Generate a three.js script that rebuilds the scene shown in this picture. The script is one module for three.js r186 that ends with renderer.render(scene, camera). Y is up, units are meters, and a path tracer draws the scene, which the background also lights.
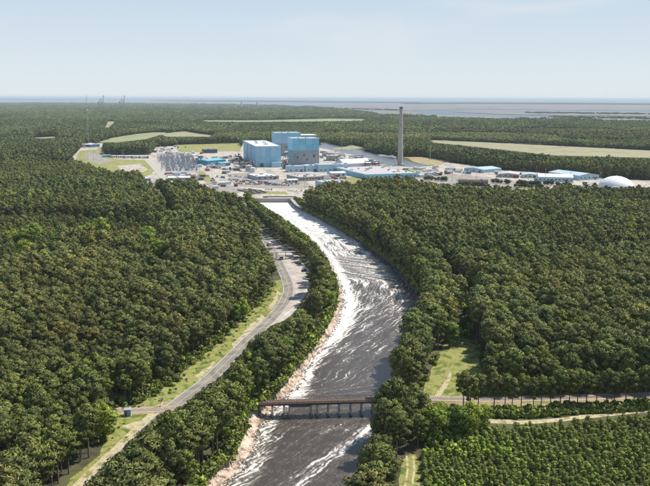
import * as THREE from 'three';
import { mergeGeometries } from 'three/addons/utils/BufferGeometryUtils.js';
import { ImprovedNoise } from 'three/addons/math/ImprovedNoise.js';

// ---------------------------------------------------------------- camera, sky, sun, exposure
const scene = new THREE.Scene();
const camera = new THREE.PerspectiveCamera(2 * Math.atan(243 / 800) * 180 / Math.PI, 1024 / 766, 1, 400000);
camera.rotation.order = 'YXZ';
camera.position.set(0, 115, 0);
camera.rotation.set(-Math.atan(145 / 800), 0, 0.0034);
const renderer = new THREE.WebGLRenderer({ antialias: true });
renderer.toneMapping = THREE.LinearToneMapping;
renderer.toneMappingExposure = 1.45;
renderer.shadowMap.enabled = true;

const sunDir = new THREE.Vector3(0.50, 0.82, -0.28).normalize();
const sun = new THREE.DirectionalLight(new THREE.Color(1, 0.95, 0.86), 4.6);
sun.position.copy(sunDir).multiplyScalar(3000).add(new THREE.Vector3(0, 0, -700));
sun.target.position.set(0, 0, -700);
sun.castShadow = true;
sun.shadow.mapSize.set(4096, 4096);
Object.assign(sun.shadow.camera, { left: -900, right: 900, top: 900, bottom: -900, near: 100, far: 6000 });
scene.add(sun, sun.target);

const noise = new ImprovedNoise();
function fbm(x, y, z = 0, oct = 4) {
  let v = 0, a = 0.5, s = 1;
  for (let i = 0; i < oct; i++) { v += a * noise.noise(x * s + 11.3 * i, y * s + 5.7 * i, z + 3.1 * i); a *= 0.5; s *= 2.03; }
  return v;
}
function rngOf(seed) { let a = seed >>> 0; return () => { a = (a + 0x6D2B79F5) | 0; let t = Math.imul(a ^ (a >>> 15), 1 | a); t = (t + Math.imul(t ^ (t >>> 7), 61 | t)) ^ t; return ((t ^ (t >>> 14)) >>> 0) / 4294967296; }; }
const lerp = (a, b, t) => a + (b - a) * t;
const clamp = (v, a = 0, b = 1) => Math.min(b, Math.max(a, v));
const sstep = (a, b, v) => { const t = clamp((v - a) / (b - a)); return t * t * (3 - 2 * t); };

{ // clear spring sky, whitish at the horizon, with thin streaks of cirrus
  const W = 2048, Hh = 1024, d = new Float32Array(W * Hh * 4);
  const stops = [[0, [0.525, 0.572, 0.595]], [2.5, [0.49, 0.548, 0.585]], [7, [0.388, 0.48, 0.572]], [16, [0.30, 0.395, 0.515]], [35, [0.18, 0.28, 0.43]], [90, [0.09, 0.165, 0.32]]];
  for (let j = 0; j < Hh; j++) {
    const alt = (j + 0.5) / Hh * 180 - 90;
    const a = Math.max(alt, 0);
    let k = 0; while (k < stops.length - 2 && a > stops[k + 1][0]) k++;
    const t = clamp((a - stops[k][0]) / (stops[k + 1][0] - stops[k][0]));
    const c = stops[k][1].map((v, i) => lerp(v, stops[k + 1][1][i], t));
    for (let i = 0; i < W; i++) {
      const az = (i + 0.5) / W * 360;
      let m = 0;
      if (alt > 0) {
        const th = az * Math.PI / 180, x = Math.cos(th), y = Math.sin(th), hgt = 3.2 / (a + 3);
        const n = fbm(x * 9 * hgt + 4, y * 9 * hgt + a * 0.75, 1.7, 5) + 0.5 * fbm(x * 3.1, y * 3.1 + a * 0.32, 7.7, 3);
        m = sstep(-0.05, 0.5, n) * 0.6 * sstep(0.3, 4, alt) * (1 - 0.6 * sstep(25, 70, alt));
      }
      const o = (j * W + i) * 4;
      d[o] = lerp(c[0], 0.53, m); d[o + 1] = lerp(c[1], 0.565, m); d[o + 2] = lerp(c[2], 0.59, m); d[o + 3] = 1;
    }
  }
  const t = new THREE.DataTexture(d, W, Hh, THREE.RGBAFormat, THREE.FloatType);
  t.mapping = THREE.EquirectangularReflectionMapping; t.magFilter = THREE.LinearFilter; t.needsUpdate = true;
  scene.background = t; scene.environment = t;
}
scene.fog = new THREE.FogExp2(new THREE.Color(0.78, 0.89, 1.0), 0.000038);

// ---------------------------------------------------------------- helpers
const taken = new Map();
function numbered(name) { const n = taken.get(name) || 0; taken.set(name, n + 1); return n ? `${name}_${String(n).padStart(3, '0')}` : name; }
function add(o, parent = scene) { o.traverse(m => { if (m.isMesh) { m.castShadow = true; m.receiveShadow = true; } }); parent.add(o); return o; }
function mesh(name, geo, m, parent = scene) { const o = new THREE.Mesh(geo, m); o.name = parent === scene ? numbered(name) : name; return add(o, parent); }
function tag(o, label, category, group) { o.userData.label = label; o.userData.category = category; if (group) o.userData.group = group; return o; }
function thing(name, label, category, x, y, z, turn = 0, group) { const g = new THREE.Group(); g.name = numbered(name); g.position.set(x, y, z); g.rotation.y = turn; tag(g, label, category, group); scene.add(g); return g; }
function struct(name, geo, m, kind = 'structure') { const o = mesh(name, geo, m); o.userData.kind = kind; return o; }
const M4 = new THREE.Matrix4(), V = (x, y, z) => new THREE.Vector3(x, y, z);
function box(w, h, d, x = 0, y = 0, z = 0, ry = 0) { const g = new THREE.BoxGeometry(w, h, d); if (ry) g.rotateY(ry); g.translate(x, y, z); return g; }
function cyl(r0, r1, h, x = 0, y = 0, z = 0, n = 10) { const g = new THREE.CylinderGeometry(r1, r0, h, n); g.translate(x, y + h / 2, z); return g; }
function bar(a, b, r, n = 5) { // a round bar from a to b
  const d = V(...b).sub(V(...a)), g = new THREE.CylinderGeometry(r, r, d.length(), n);
  g.applyQuaternion(new THREE.Quaternion().setFromUnitVectors(V(0, 1, 0), d.clone().normalize()));
  g.translate((a[0] + b[0]) / 2, (a[1] + b[1]) / 2, (a[2] + b[2]) / 2); return g;
}
const merge = gs => mergeGeometries(gs.map(g => { const n = g.index ? g.toNonIndexed() : g; for (const k of Object.keys(n.attributes)) if (!['position', 'normal', 'uv'].includes(k)) n.deleteAttribute(k); return n; }));
// a flat polygon on the ground, uv in metres
function sheet(pts, y, holes = []) {
  const s = new THREE.Shape(pts.map(p => new THREE.Vector2(p[0], -p[1])));
  for (const h of holes) s.holes.push(new THREE.Path(h.map(p => new THREE.Vector2(p[0], -p[1]))));
  const g = new THREE.ShapeGeometry(s); g.rotateX(-Math.PI / 2); g.translate(0, y, 0); return g;
}
// outline with uneven edges
function ragged(pts, amp, step, seed) {
  const out = [];
  for (let i = 0; i < pts.length; i++) {
    const a = pts[i], b = pts[(i + 1) % pts.length], L = Math.hypot(b[0] - a[0], b[1] - a[1]), n = Math.max(1, Math.min(120, Math.round(L / step)));
    for (let k = 0; k < n; k++) { const t = k / n, x = lerp(a[0], b[0], t), z = lerp(a[1], b[1], t); out.push([x + amp * 2 * fbm(x / step / 2, z / step / 2, seed, 2), z + amp * 2 * fbm(x / step / 2, z / step / 2, seed + 9, 2)]); }
  }
  return out;
}
function smooth(pts, n = 8) { const c = new THREE.CatmullRomCurve3(pts.map(p => V(p[0], 0, p[1])), false, 'centripetal'); return c.getPoints((pts.length - 1) * n).map(p => [p.x, p.z]); }
// a strip along a line, from left offset a to right offset b (metres); height may vary
function strip(line, a, b, y) {
  const pos = [], uv = [], idx = [], nor = []; let L = 0;
  for (let i = 0; i < line.length; i++) {
    const p = line[Math.max(0, i - 1)], q = line[Math.min(line.length - 1, i + 1)];
    let tx = q[0] - p[0], tz = q[1] - p[1]; const l = Math.hypot(tx, tz); tx /= l; tz /= l;
    if (i) L += Math.hypot(line[i][0] - line[i - 1][0], line[i][1] - line[i - 1][1]);
    const yy = typeof y === 'function' ? y(line[i]) : y;
    for (const o of [a, b]) { pos.push(line[i][0] - tz * o, yy, line[i][1] + tx * o); uv.push(o, L); nor.push(0, 1, 0); }
    if (i) { const k = 2 * i; idx.push(k - 2, k - 1, k, k - 1, k + 1, k); }
  }
  const g = new THREE.BufferGeometry();
  g.setAttribute('position', new THREE.Float32BufferAttribute(pos, 3)); g.setAttribute('normal', new THREE.Float32BufferAttribute(nor, 3)); g.setAttribute('uv', new THREE.Float32BufferAttribute(uv, 2)); g.setIndex(idx); return g;
}
function inside(p, poly) { let r = false; for (let i = 0, j = poly.length - 1; i < poly.length; j = i++) { const a = poly[i], b = poly[j]; if ((a[1] > p[1]) !== (b[1] > p[1]) && p[0] < (b[0] - a[0]) * (p[1] - a[1]) / (b[1] - a[1]) + a[0]) r = !r; } return r; }
function distTo(p, line) { let m = 1e9; for (let i = 1; i < line.length; i++) { const a = line[i - 1], b = line[i], dx = b[0] - a[0], dz = b[1] - a[1], t = clamp(((p[0] - a[0]) * dx + (p[1] - a[1]) * dz) / (dx * dx + dz * dz + 1e-9)); m = Math.min(m, Math.hypot(p[0] - a[0] - dx * t, p[1] - a[1] - dz * t)); } return m; }

// ---------------------------------------------------------------- materials
// tileable blotch texture: palette of sRGB colours mixed by layered noise; metres = size of one tile
function blotch(size, metres, seed, palette, contrast = 1, fine = 0.35) {
  const d = new Uint8Array(size * size * 4), R = 1.6;
  const loop = (i, j, f, s) => { const a = i / size * 2 * Math.PI, b = j / size * 2 * Math.PI; return noise.noise(Math.cos(a) * f + s, Math.sin(a) * f + Math.cos(b) * f * 0.83, Math.sin(b) * f + s * 0.7); };
  const rnd = rngOf(seed * 977 + 5);
  for (let j = 0; j < size; j++) for (let i = 0; i < size; i++) {
    let v = loop(i, j, R, seed) * 0.9 + loop(i, j, R * 2.9, seed + 3) * 0.55 + loop(i, j, R * 7.1, seed + 7) * 0.4 + loop(i, j, R * 19, seed + 13) * 0.3;
    v = clamp(0.5 + v * contrast * 0.62 + (rnd() - 0.5) * fine, 0, 0.9999);
    const k = v * (palette.length - 1), n = Math.floor(k), t = k - n, a = palette[n], b = palette[n + 1], o = (j * size + i) * 4;
    for (let c = 0; c < 3; c++) d[o + c] = lerp(a[c], b[c], t); d[o + 3] = 255;
  }
  const t = new THREE.DataTexture(d, size, size); t.wrapS = t.wrapT = THREE.RepeatWrapping; t.repeat.set(1 / metres, 1 / metres);
  t.magFilter = THREE.LinearFilter; t.colorSpace = THREE.SRGBColorSpace; t.needsUpdate = true; return t;
}
const mat = (c, rough = 0.85, o = {}) => { const m = new THREE.MeshStandardMaterial({ roughness: rough, metalness: 0, side: THREE.DoubleSide, ...o }); Array.isArray(c) ? m.color.setRGB(...c) : c !== undefined && m.color.set(c); return m; };
const tex = (t, rough = 0.95, o = {}) => mat('#ffffff', rough, { map: t, ...o });
const MAT = {
  floor: tex(blotch(256, 60, 1, [[46, 44, 26], [62, 62, 34], [84, 80, 48], [70, 78, 38]])),
  yard: tex(blotch(512, 150, 2, [[112, 106, 100], [142, 134, 124], [170, 160, 147], [188, 177, 161], [158, 150, 140], [128, 125, 120]], 1.3)),
  asphalt: tex(blotch(256, 45, 3, [[104, 99, 94], [126, 119, 112], [142, 134, 126]], 1.3, 0.3)),
  apron: tex(blotch(256, 45, 24, [[142, 133, 126], [164, 154, 145], [180, 169, 159]], 1.3, 0.3)),
  lot: tex(blotch(256, 70, 4, [[108, 104, 100], [136, 129, 121], [156, 147, 136]], 1.1)),
  gravel: tex(blotch(256, 40, 5, [[112, 114, 122], [138, 140, 146], [158, 158, 160]], 1)),
  grass: tex(blotch(256, 70, 6, [[84, 92, 40], [108, 114, 50], [134, 132, 66], [164, 150, 108], [104, 112, 48], [126, 124, 64]], 1.5, 0.3)),
  verge: tex(blotch(256, 34, 7, [[74, 88, 30], [98, 110, 38], [116, 123, 48], [134, 130, 68], [164, 148, 112], [108, 116, 46]], 1.8, 0.55)),
  fieldPale: tex(blotch(256, 320, 8, [[100, 112, 74], [122, 128, 90], [138, 136, 102], [126, 132, 88]], 1.2)),
  fieldTan: tex(blotch(256, 420, 9, [[110, 120, 80], [134, 128, 98], [148, 134, 112], [128, 132, 90]], 1.3)),
  sand: tex(blotch(512, 22, 10, [[82, 68, 54], [136, 116, 98], [176, 156, 138], [190, 172, 156], [158, 138, 120], [196, 186, 174]], 1.7, 0.6)),
  dirt: tex(blotch(256, 26, 11, [[112, 112, 62], [146, 134, 100], [176, 160, 132], [190, 174, 148], [134, 132, 84]], 1.5, 0.45)),
  ballast: tex(blotch(256, 9, 12, [[128, 116, 104], [158, 144, 130], [178, 164, 148]], 1.2, 0.6)),
  shore: tex(blotch(256, 18, 23, [[62, 56, 46], [92, 84, 68], [120, 108, 90], [86, 88, 56]], 1.3, 0.5)),
  marsh: tex(blotch(512, 3600, 13, [[92, 92, 82], [108, 102, 102], [122, 114, 116], [102, 100, 106], [112, 110, 94]], 1.4, 0.2)),
  berm: tex(blotch(256, 80, 14, [[116, 104, 66], [142, 126, 88], [160, 142, 108], [110, 110, 58]], 1.2)),
  concrete: tex(blotch(256, 30, 15, [[138, 132, 124], [160, 154, 146], [178, 172, 163]], 1, 0.2)),
  concreteDark: tex(blotch(256, 18, 16, [[118, 116, 114], [146, 142, 136], [166, 160, 152]], 1.3, 0.25)),
  reactorConcrete: tex(blotch(256, 18, 26, [[126, 134, 142], [150, 157, 162], [166, 170, 172]], 1.4, 0.25)),
  whiteRoof: tex(blotch(256, 60, 17, [[176, 176, 175], [198, 198, 197], [212, 212, 210]], 1, 0.1), 0.7),
  tanRoof: tex(blotch(256, 60, 18, [[150, 146, 148], [168, 163, 164], [182, 176, 175]], 1, 0.15), 0.8),
  blueRoof: tex(blotch(256, 60, 19, [[140, 158, 170], [162, 178, 188], [178, 190, 198]], 1, 0.12), 0.6),
  seawater: mat([0.05, 0.09, 0.11], 0.35),
  river: mat([0.10, 0.11, 0.13], 0.3),
  rust: mat([0.125, 0.07, 0.05], 0.8), darkSteel: mat([0.10, 0.10, 0.105], 0.6), steel: mat([0.36, 0.37, 0.39], 0.5), whiteMetal: mat([0.56, 0.57, 0.57], 0.5),
  timber: mat([0.27, 0.215, 0.18], 0.9), rail: mat([0.20, 0.14, 0.11], 0.45, { metalness: 0.6 }),
  glass: mat([0.03, 0.045, 0.06], 0.15), paintY: mat([0.42, 0.33, 0.14], 0.7), paintW: mat([0.7, 0.7, 0.68], 0.7), red: mat([0.38, 0.06, 0.04], 0.6),
};
const bluePanels = [[0.27, 0.50, 0.67], [0.23, 0.46, 0.64], [0.31, 0.54, 0.70], [0.26, 0.48, 0.63], [0.29, 0.50, 0.64]].map(c => mat(c, 0.55));
const tealPanels = [[0.19, 0.47, 0.61], [0.16, 0.43, 0.58], [0.22, 0.50, 0.63]].map(c => mat(c, 0.55));
const paleBlue = [[0.36, 0.52, 0.62], [0.40, 0.56, 0.65]].map(c => mat(c, 0.55));

// ---------------------------------------------------------------- layout on the ground, in metres (x right, z towards the eye)
const WATER = -4;
const rows = [
  // top of left bank, left waterline, right waterline, top of right bank
  [[-45.9, -193.9], [-38.0, -200.7], [5.7, -200.9], [7.4, -194.2]],
  [[-41.4, -209.5], [-34.3, -216.9], [8.2, -217.1], [10.2, -209.9]],
  [[-37.7, -223.8], [-30.6, -231.6], [11.5, -231.9], [13.5, -224.2]],
  [[-35.2, -234.3], [-28.0, -242.5], [13.3, -242.9], [15.3, -234.7]],
  [[-31.8, -245.1], [-26.2, -253.7], [15.2, -254.0], [17.3, -245.5]],
  [[-29.7, -258.4], [-23.9, -267.4], [17.7, -267.8], [19.8, -258.8]],
  [[-29.1, -269.5], [-22.7, -278.9], [19.8, -279.3], [22.0, -269.9]],
  [[-28.3, -280.6], [-21.6, -290.4], [22.1, -290.8], [24.3, -281.0]],
  [[-23.6, -291.5], [-17.7, -301.7], [24.9, -302.1], [27.1, -292.0]],
  [[-18.9, -308.9], [-12.0, -319.7], [27.9, -320.1], [30.3, -309.4]],
  [[-12.6, -336.3], [-7.5, -348.0], [33.9, -348.4], [36.2, -336.8]],
  [[-7.7, -356.1], [-2.7, -368.6], [38.1, -369.0], [40.6, -356.7]],
  [[-4.2, -375.0], [1.7, -388.1], [43.0, -388.6], [45.5, -375.6]],
  [[0.7, -399.6], [6.0, -413.6], [47.8, -414.1], [50.4, -400.2]],
  [[3.4, -423.2], [9.2, -438.0], [52.2, -438.6], [54.8, -423.9]],
  [[5.2, -442.7], [10.7, -458.2], [55.1, -458.8], [57.8, -443.5]],
  [[6.1, -469.0], [10.7, -485.4], [55.0, -486.1], [58.0, -469.8]],
  [[5.1, -492.9], [9.2, -510.1], [52.5, -510.7], [55.8, -493.6]],
  [[2.1, -528.5], [6.4, -546.9], [50.5, -547.6], [53.5, -529.3]],
  [[-2.9, -576.7], [1.6, -596.9], [41.9, -597.6], [45.7, -577.6]],
  [[-9.4, -616.7], [-4.9, -638.3], [33.3, -639.0], [37.7, -617.6]],
  [[-15.6, -648.0], [-11.1, -670.7], [26.4, -671.4], [30.5, -648.9]],
  [[-25.3, -687.8], [-20.8, -711.8], [16.2, -712.6], [20.9, -688.7]],
  [[-37.1, -732.5], [-32.7, -758.1], [2.8, -758.9], [8.3, -733.5]],
  [[-49.1, -776.5], [-45.8, -803.7], [-9.2, -804.5], [-3.0, -777.6]],
  [[-63.7, -826.0], [-60.5, -854.9], [-23.9, -855.8], [-16.8, -827.2]],
  [[-76.1, -873.6], [-74.2, -904.1], [-34.3, -905.2], [-26.6, -874.9]],
  [[-87.9, -917.6], [-86.2, -949.6], [-42.0, -950.8], [-33.7, -919.1]],
];
const DIV = 14, bankL = smooth(rows.map(r => r[0]), DIV), waterL = smooth(rows.map(r => r[1]), DIV), waterR = smooth(rows.map(r => r[2]), DIV), bankR = smooth(rows.map(r => r[3]), DIV);
{ // uneven waterline
  const wob = (l, s, a) => l.forEach((p, i) => { p[0] += a * fbm(p[1] / 14, s, 0, 3) * (i > 1 && i < l.length - 2 ? 1 : 0); });
  wob(waterL, 3, 5); wob(waterR, 8, 3.5); wob(bankL, 12, 4);
}
const canal = [...bankL, ...bankR.slice().reverse()];
const roadLine = smooth([[-74.8, -202.8], [-72.8, -212.1], [-70.8, -224.8], [-68.0, -239.7], [-64.6, -256.5], [-61.4, -273.7], [-57.6, -290.2], [-49.9, -315.6], [-43.3, -347.0], [-38.1, -373.0], [-33.1, -395.5], [-28.1, -420.8], [-24.6, -446.9], [-23.6, -473.7], [-26.4, -503.7], [-31.5, -537.6], [-38.6, -583.7], [-47.5, -633.6], [-60.1, -697.8], [-74.3, -762.8], [-91.5, -832.9], [-109.9, -898.8], [-123.9, -955.2]], 8).map(p => [p[0] + 1.6, p[1] + 0.8]);
const apron = smooth([[-31.7, -390.1], [-26.8, -416.7], [-23.4, -444.6], [-22.4, -473.7], [-25.1, -503.8], [-31.2, -544.3], [-39.4, -583.7], [-47.3, -620.3], [-55.0, -666.6], [-52.8, -681.9], [-40.0, -642.9], [-23.9, -587.8], [-12.3, -537.9], [-8.8, -495.4], [-12.6, -449.4], [-20.9, -406.9], [-31.7, -390.1]], 4);
const verge = [[-26.4, -503.7], [-24.1, -471.2], [-26.0, -440.1], [-32.4, -399.2], [-40.0, -363.4], [-45.7, -334.6], [-52.1, -306.3], [-58.3, -290.2], [-61.3, -282.2], [-63.0, -272.8], [-65.7, -259.7], [-69.2, -244.0], [-71.9, -228.7], [-74.9, -215.0], [-78.9, -215.0], [-76.1, -232.7], [-73.9, -244.8], [-73.3, -254.8], [-77.6, -268.2], [-80.6, -282.0], [-75.3, -286.0], [-70.3, -289.1], [-64.0, -307.3], [-57.9, -334.4], [-50.5, -368.0], [-43.2, -408.6], [-37.9, -439.9], [-34.8, -468.5], [-33.7, -497.9]];
const railA = [[-97.6, -279.4], [-90.6, -280.4], [-79.7, -281.5], [-61.5, -283.4], [-41.3, -285.7]], railB = [[29.0, -291.4], [42.2, -292.5], [68.0, -294.0], [91.7, -295.7], [128.0, -298.8], [156.9, -301.6]];
const railLine = smooth([...railA, ...railB], 10);
const clearing = [[58.0, -367.7], [64.6, -379.2], [70.3, -372.6], [72.2, -357.0], [68.3, -331.8], [62.4, -309.7], [58.7, -298.6], [56.6, -291.2], [35.9, -291.0], [38.8, -302.7], [44.7, -323.9], [51.2, -346.6]];
const frontPath = [[30.4, -290.0], [44.2, -290.1], [45.3, -282.2], [53.4, -277.5], [70.9, -273.9], [86.3, -276.8], [106.6, -282.7], [134.6, -286.9], [133.1, -283.5], [109.5, -280.2], [87.6, -273.9], [70.1, -270.7], [51.1, -272.5], [40.7, -275.5], [33.5, -283.0]];
const railCut = [[41.4, -298.4], [56.9, -297.0], [68.7, -297.6], [92.9, -300.0], [129.7, -303.0], [159.0, -306.1], [152.2, -292.1], [124.8, -290.8], [105.2, -289.6], [81.6, -286.9], [66.2, -285.8], [51.2, -286.1], [39.8, -286.0]];
const grassLane = [[20.3, -208.8], [23.2, -228.1], [25.1, -241.8], [29.6, -247.8], [30.6, -239.0], [28.9, -224.3], [27.1, -208.9]];
const plantation = [[35.7, -270.9], [41.8, -272.8], [50.7, -270.2], [69.4, -267.7], [86.8, -271.4], [108.6, -278.0], [140.4, -283.0], [137.5, -235.6], [110.7, -185.5], [25.3, -185.0], [30.7, -234.8]];
const yard = [[-417.7, -1320.1], [-474.6, -1490.6], [-544.8, -1777.6], [-607.6, -2026.2], [-557.9, -2047.3], [-490.3, -1780.5], [-445.8, -1624.6], [-355.7, -1629.0], [-399.2, -1895.9], [-359.8, -1938.1], [-190.7, -1796.4], [-212.5, -2077.7], [-124.7, -1993.6], [-10.1, -1879.1], [39.8, -1708.9], [93.6, -1541.2], [99.0, -1423.0], [125.5, -1381.7], [181.0, -1383.9], [221.9, -1473.5], [254.3, -1407.9], [286.0, -1309.9], [340.2, -1267.3], [406.2, -1181.0], [466.4, -1146.6], [558.2, -1128.7], [445.2, -895.9], [365.4, -893.8], [296.8, -883.3], [274.3, -909.1], [235.2, -890.3], [195.0, -906.9], [132.4, -933.0], [112.0, -993.3], [101.7, -1015.1], [61.5, -1002.7], [32.0, -949.7], [-0.2, -929.4], [-14.5, -875.2], [-25.4, -834.6], [-34.3, -874.7], [-40.6, -918.9], [-86.7, -917.6], [-83.9, -840.9], [-85.5, -796.3], [-109.2, -840.3], [-123.3, -880.9], [-154.5, -944.4], [-193.9, -963.4], [-216.7, -962.7], [-256.8, -1088.7], [-286.6, -1087.7], [-334.2, -1185.6]];
const intake = [[-72.1, -2291.9], [-11.5, -2138.1], [55.4, -1882.7], [111.4, -1666.4], [140.9, -1543.3], [165.0, -1425.8], [182.6, -1396.5], [176.5, -1375.5], [153.5, -1354.5], [124.9, -1375.5], [98.5, -1416.5], [93.0, -1530.9], [39.8, -1708.9], [-10.1, -1879.1], [-74.4, -2040.4]];
const fields = [
  ['fieldTan', [[290.9, -2260.8], [407.6, -2164.4], [542.2, -2032.8], [738.3, -1828.0], [859.7, -1750.1], [748.2, -1520.3], [638.9, -1579.0], [467.1, -1639.8], [397.2, -1827.6], [330.3, -2003.1], [277.9, -2117.4]]],
  ['fieldPale', [[-642.2, -4142.1], [-338.0, -4179.6], [26.0, -4595.5], [236.4, -4492.3], [195.5, -4098.4], [-74.9, -3929.9], [-404.3, -3827.8], [-576.6, -3872.1]]],
  ['fieldPale', [[-588.2, -2082.7], [-612.3, -2312.4], [-606.6, -2529.6], [-579.1, -2694.9], [-526.5, -2699.2], [-506.4, -2469.2], [-496.6, -2230.4], [-518.1, -2135.6], [-535.2, -2057.9]]],
  ['fieldTan', [[-528.6, -2578.1], [-487.2, -2800.8], [-395.9, -2588.3], [-342.7, -2481.2], [-342.3, -2391.4], [-473.9, -2382.1]]],
  ['fieldTan', [[-861.9, -3130.2], [-1053.3, -3882.3], [-997.4, -3888.8], [-819.1, -3071.2]]],
  ['grass', [[-367.4, -1979.3], [-216.2, -2063.6], [-184.9, -1762.4], [-308.2, -1703.9]]],
  ['fieldTan', [[-844.6, -2296.4], [-817.3, -2357.7], [-794.9, -2396.5], [-767.6, -2313.4], [-783.7, -2244.0]]],
  ['berm', [[152.6, -1596.9], [196.7, -1598.9], [227.7, -1487.9], [206.5, -1393.3], [183.7, -1405.0], [166.0, -1434.7]]],
  ['fieldPale', [[10.5, -1807.1], [66.4, -2004.8], [96.1, -1900.3], [60.1, -1809.7]]],
];
const gaps = [
  [[[-428.4, -988.2], [-337.2, -1013.1], [-274.2, -1015.0], [-231.1, -1005.1], [-188.2, -905.6], [-156.6, -794.6], [-138.8, -707.1]], 9],
  [[[-332.8, -763.3], [-273.9, -771.3], [-225.6, -759.3], [-178.6, -723.5], [-143.3, -685.3], [-126.8, -680.4]], 11],
  [[[-213.7, -498.0], [-209.9, -548.1], [-200.8, -562.3], [-206.6, -613.1], [-181.7, -635.5], [-166.2, -654.6]], 7],
  [[[-141.5, -636.3], [-125.9, -570.9], [-113.0, -529.8], [-99.4, -494.1]], 8],
  [[[-551.4, -1277.7], [-469.8, -1318.1], [-458.1, -1467.4]], 20],
  [[[67.0, -375.9], [79.5, -424.2], [79.4, -475.2], [78.4, -542.7], [72.0, -601.5], [62.7, -659.1], [42.4, -746.4]], 8],
  [[[-119.8, -855.9], [-105.4, -810.1], [-62.5, -656.7]], 3],
];
const coast = [[-9050.4, -13982.3], [-6230.0, -15541.8], [-5084.9, -15552.0], [-3706.4, -15395.3], [-1215.6, -13075.2], [-327.5, -10437.5], [191.5, -7942.3], [358.4, -5980.3], [464.9, -5048.2], [721.6, -4688.9], [1027.3, -4271.5], [1391.3, -4098.8], [1845.2, -3984.2], [2681.3, -3773.1]];
const sea = [...coast, [200000, coast[coast.length - 1][1]], [220000, -330000], [-220000, -330000], [-220000, coast[0][1]]];

// ---------------------------------------------------------------- ground, water, roads
struct('ground', sheet([[-240000, 600], [240000, 600], [240000, -340000], [-240000, -340000]], 0, [canal]), MAT.floor);
struct('sea_water', sheet(sea, 0.6), MAT.seawater);
struct('river_water', sheet([[-9978.6, -12950.1], [-6032.4, -15048.2], [-3589.9, -14910.8], [-1183.0, -12723.9], [-320.5, -10212.3], [188.3, -7811.0], [622.6, -14639.0], [-2287.9, -24623.1], [-7829.6, -28210.7], [-16152.3, -20974.8]], 1.4), MAT.river);
const marshes = [
  [[-342.6, -10919.1], [78.0, -13986.4], [1059.7, -15779.9], [2973.5, -15623.8], [6024.5, -15072.1], [8684.9, -14859.4], [5340.2, -9128.4], [3299.6, -8245.0], [2404.2, -8313.2], [1607.7, -9022.2], [900.0, -7718.5], [444.4, -7741.8], [201.6, -8363.9]],
  [[299.5, -7027.4], [501.5, -7453.1], [858.1, -7357.9], [676.6, -6190.5], [806.1, -5700.0], [1089.0, -5425.6], [1113.6, -4884.4], [953.2, -4418.3], [857.3, -4488.2], [721.6, -4688.9], [464.9, -5048.2], [358.4, -5980.3]],
  [[1077.9, -6692.0], [1443.0, -8095.3], [2210.4, -7641.2], [2941.4, -7347.7], [4143.4, -7077.9], [3016.7, -5147.4], [2119.7, -5288.9], [1612.5, -5568.1], [1274.7, -5915.9]],
  [[1264.8, -5005.8], [1945.8, -4853.2], [2747.8, -4686.6], [2274.6, -3875.8], [1628.4, -4058.1], [1391.3, -4098.8], [1126.2, -4246.0], [1024.0, -4347.7]],
];
marshes.forEach((m, i) => struct('marsh', sheet(ragged(m, 160, 420, i * 7 + 2), 2.2 + i * 0.3), MAT.marsh));
const islands = [[[1692.6, -18445.1], [3832.0, -21536.9], [5956.3, -20628.1], [8218.9, -17821.0], [7513.6, -16289.8], [4982.0, -17250.3], [3123.5, -17550.5], [1622.4, -16565.9]], [[-22866.5, -35358.3], [-17220.6, -52715.7], [-452.4, -66998.7], [313.2, -56411.5], [-6305.7, -40834.5], [-18139.0, -28043.9]], [[-5866.8, -27160.9], [-2984.6, -32126.7], [611.2, -25435.1], [2582.4, -22192.0], [2312.2, -19867.4], [117.9, -21171.5], [-3642.8, -23582.4]]];
islands.forEach((m, i) => struct('barrier_island', sheet(ragged(m, 60, 900, 40 + i), 3.4 + i * 0.3), MAT.floor));
struct('intake_canal_water', sheet(intake, 0.3), MAT.river);
fields.forEach(([k, p], i) => struct('field', sheet(ragged(p, 16, 42, i + 60), 0.34 + 0.01 * i), MAT[k]));
struct('plant_yard', sheet(yard, 0.2), MAT.yard);
const yardGrass = [
  [[-445.9, -1422.1], [-532.6, -1744.3], [-506.0, -1829.4], [-442.2, -1596.4], [-385.1, -1504.5], [-331.0, -1497.0], [-281.9, -1325.5], [-264.4, -1219.8], [-264.8, -1129.0], [-292.8, -1128.1], [-347.4, -1233.3], [-395.8, -1302.1]],
  [[-202.9, -1255.7], [-194.6, -1273.5], [-133.5, -1030.9], [-114.3, -935.8], [-120.1, -916.7], [-143.2, -1007.7]], [[-113.4, -1013.1], [-94.2, -998.1], [-48.6, -988.6], [-44.9, -961.5], [-76.7, -966.8]],
  [[27.5, -1167.9], [51.5, -1183.8], [57.5, -1125.9], [35.6, -1060.1], [22.8, -1084.8]], [[240.4, -1054.3], [281.2, -1043.6], [270.1, -987.3], [233.9, -996.9]], [[131.2, -1334.1], [164.3, -1331.5], [150.3, -1268.9], [124.0, -1292.7]], [[294.4, -1068.2], [325.9, -1107.7], [351.1, -1121.9], [315.6, -1044.7]], [[333.3, -1022.0], [359.2, -1034.3], [335.8, -958.2], [310.0, -938.0]],
];
yardGrass.forEach((p, i) => struct('lawn', sheet(ragged(p, 2, 9, i + 90), 0.28 + 0.004 * i), MAT.grass));
struct('switchyard_gravel', sheet([[-326.9, -1558.3], [-263.3, -1561.3], [-210.6, -1368.0], [-200.3, -1248.9], [-247.7, -1243.7]], 0.26), MAT.gravel);
struct('gravel_pad', sheet(ragged([[-505.2, -1681.5], [-485.0, -1714.0], [-432.8, -1569.4], [-391.2, -1470.3], [-394.3, -1402.4], [-434.6, -1468.4]], 3, 9, 120), 0.33), MAT.lot);
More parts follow.
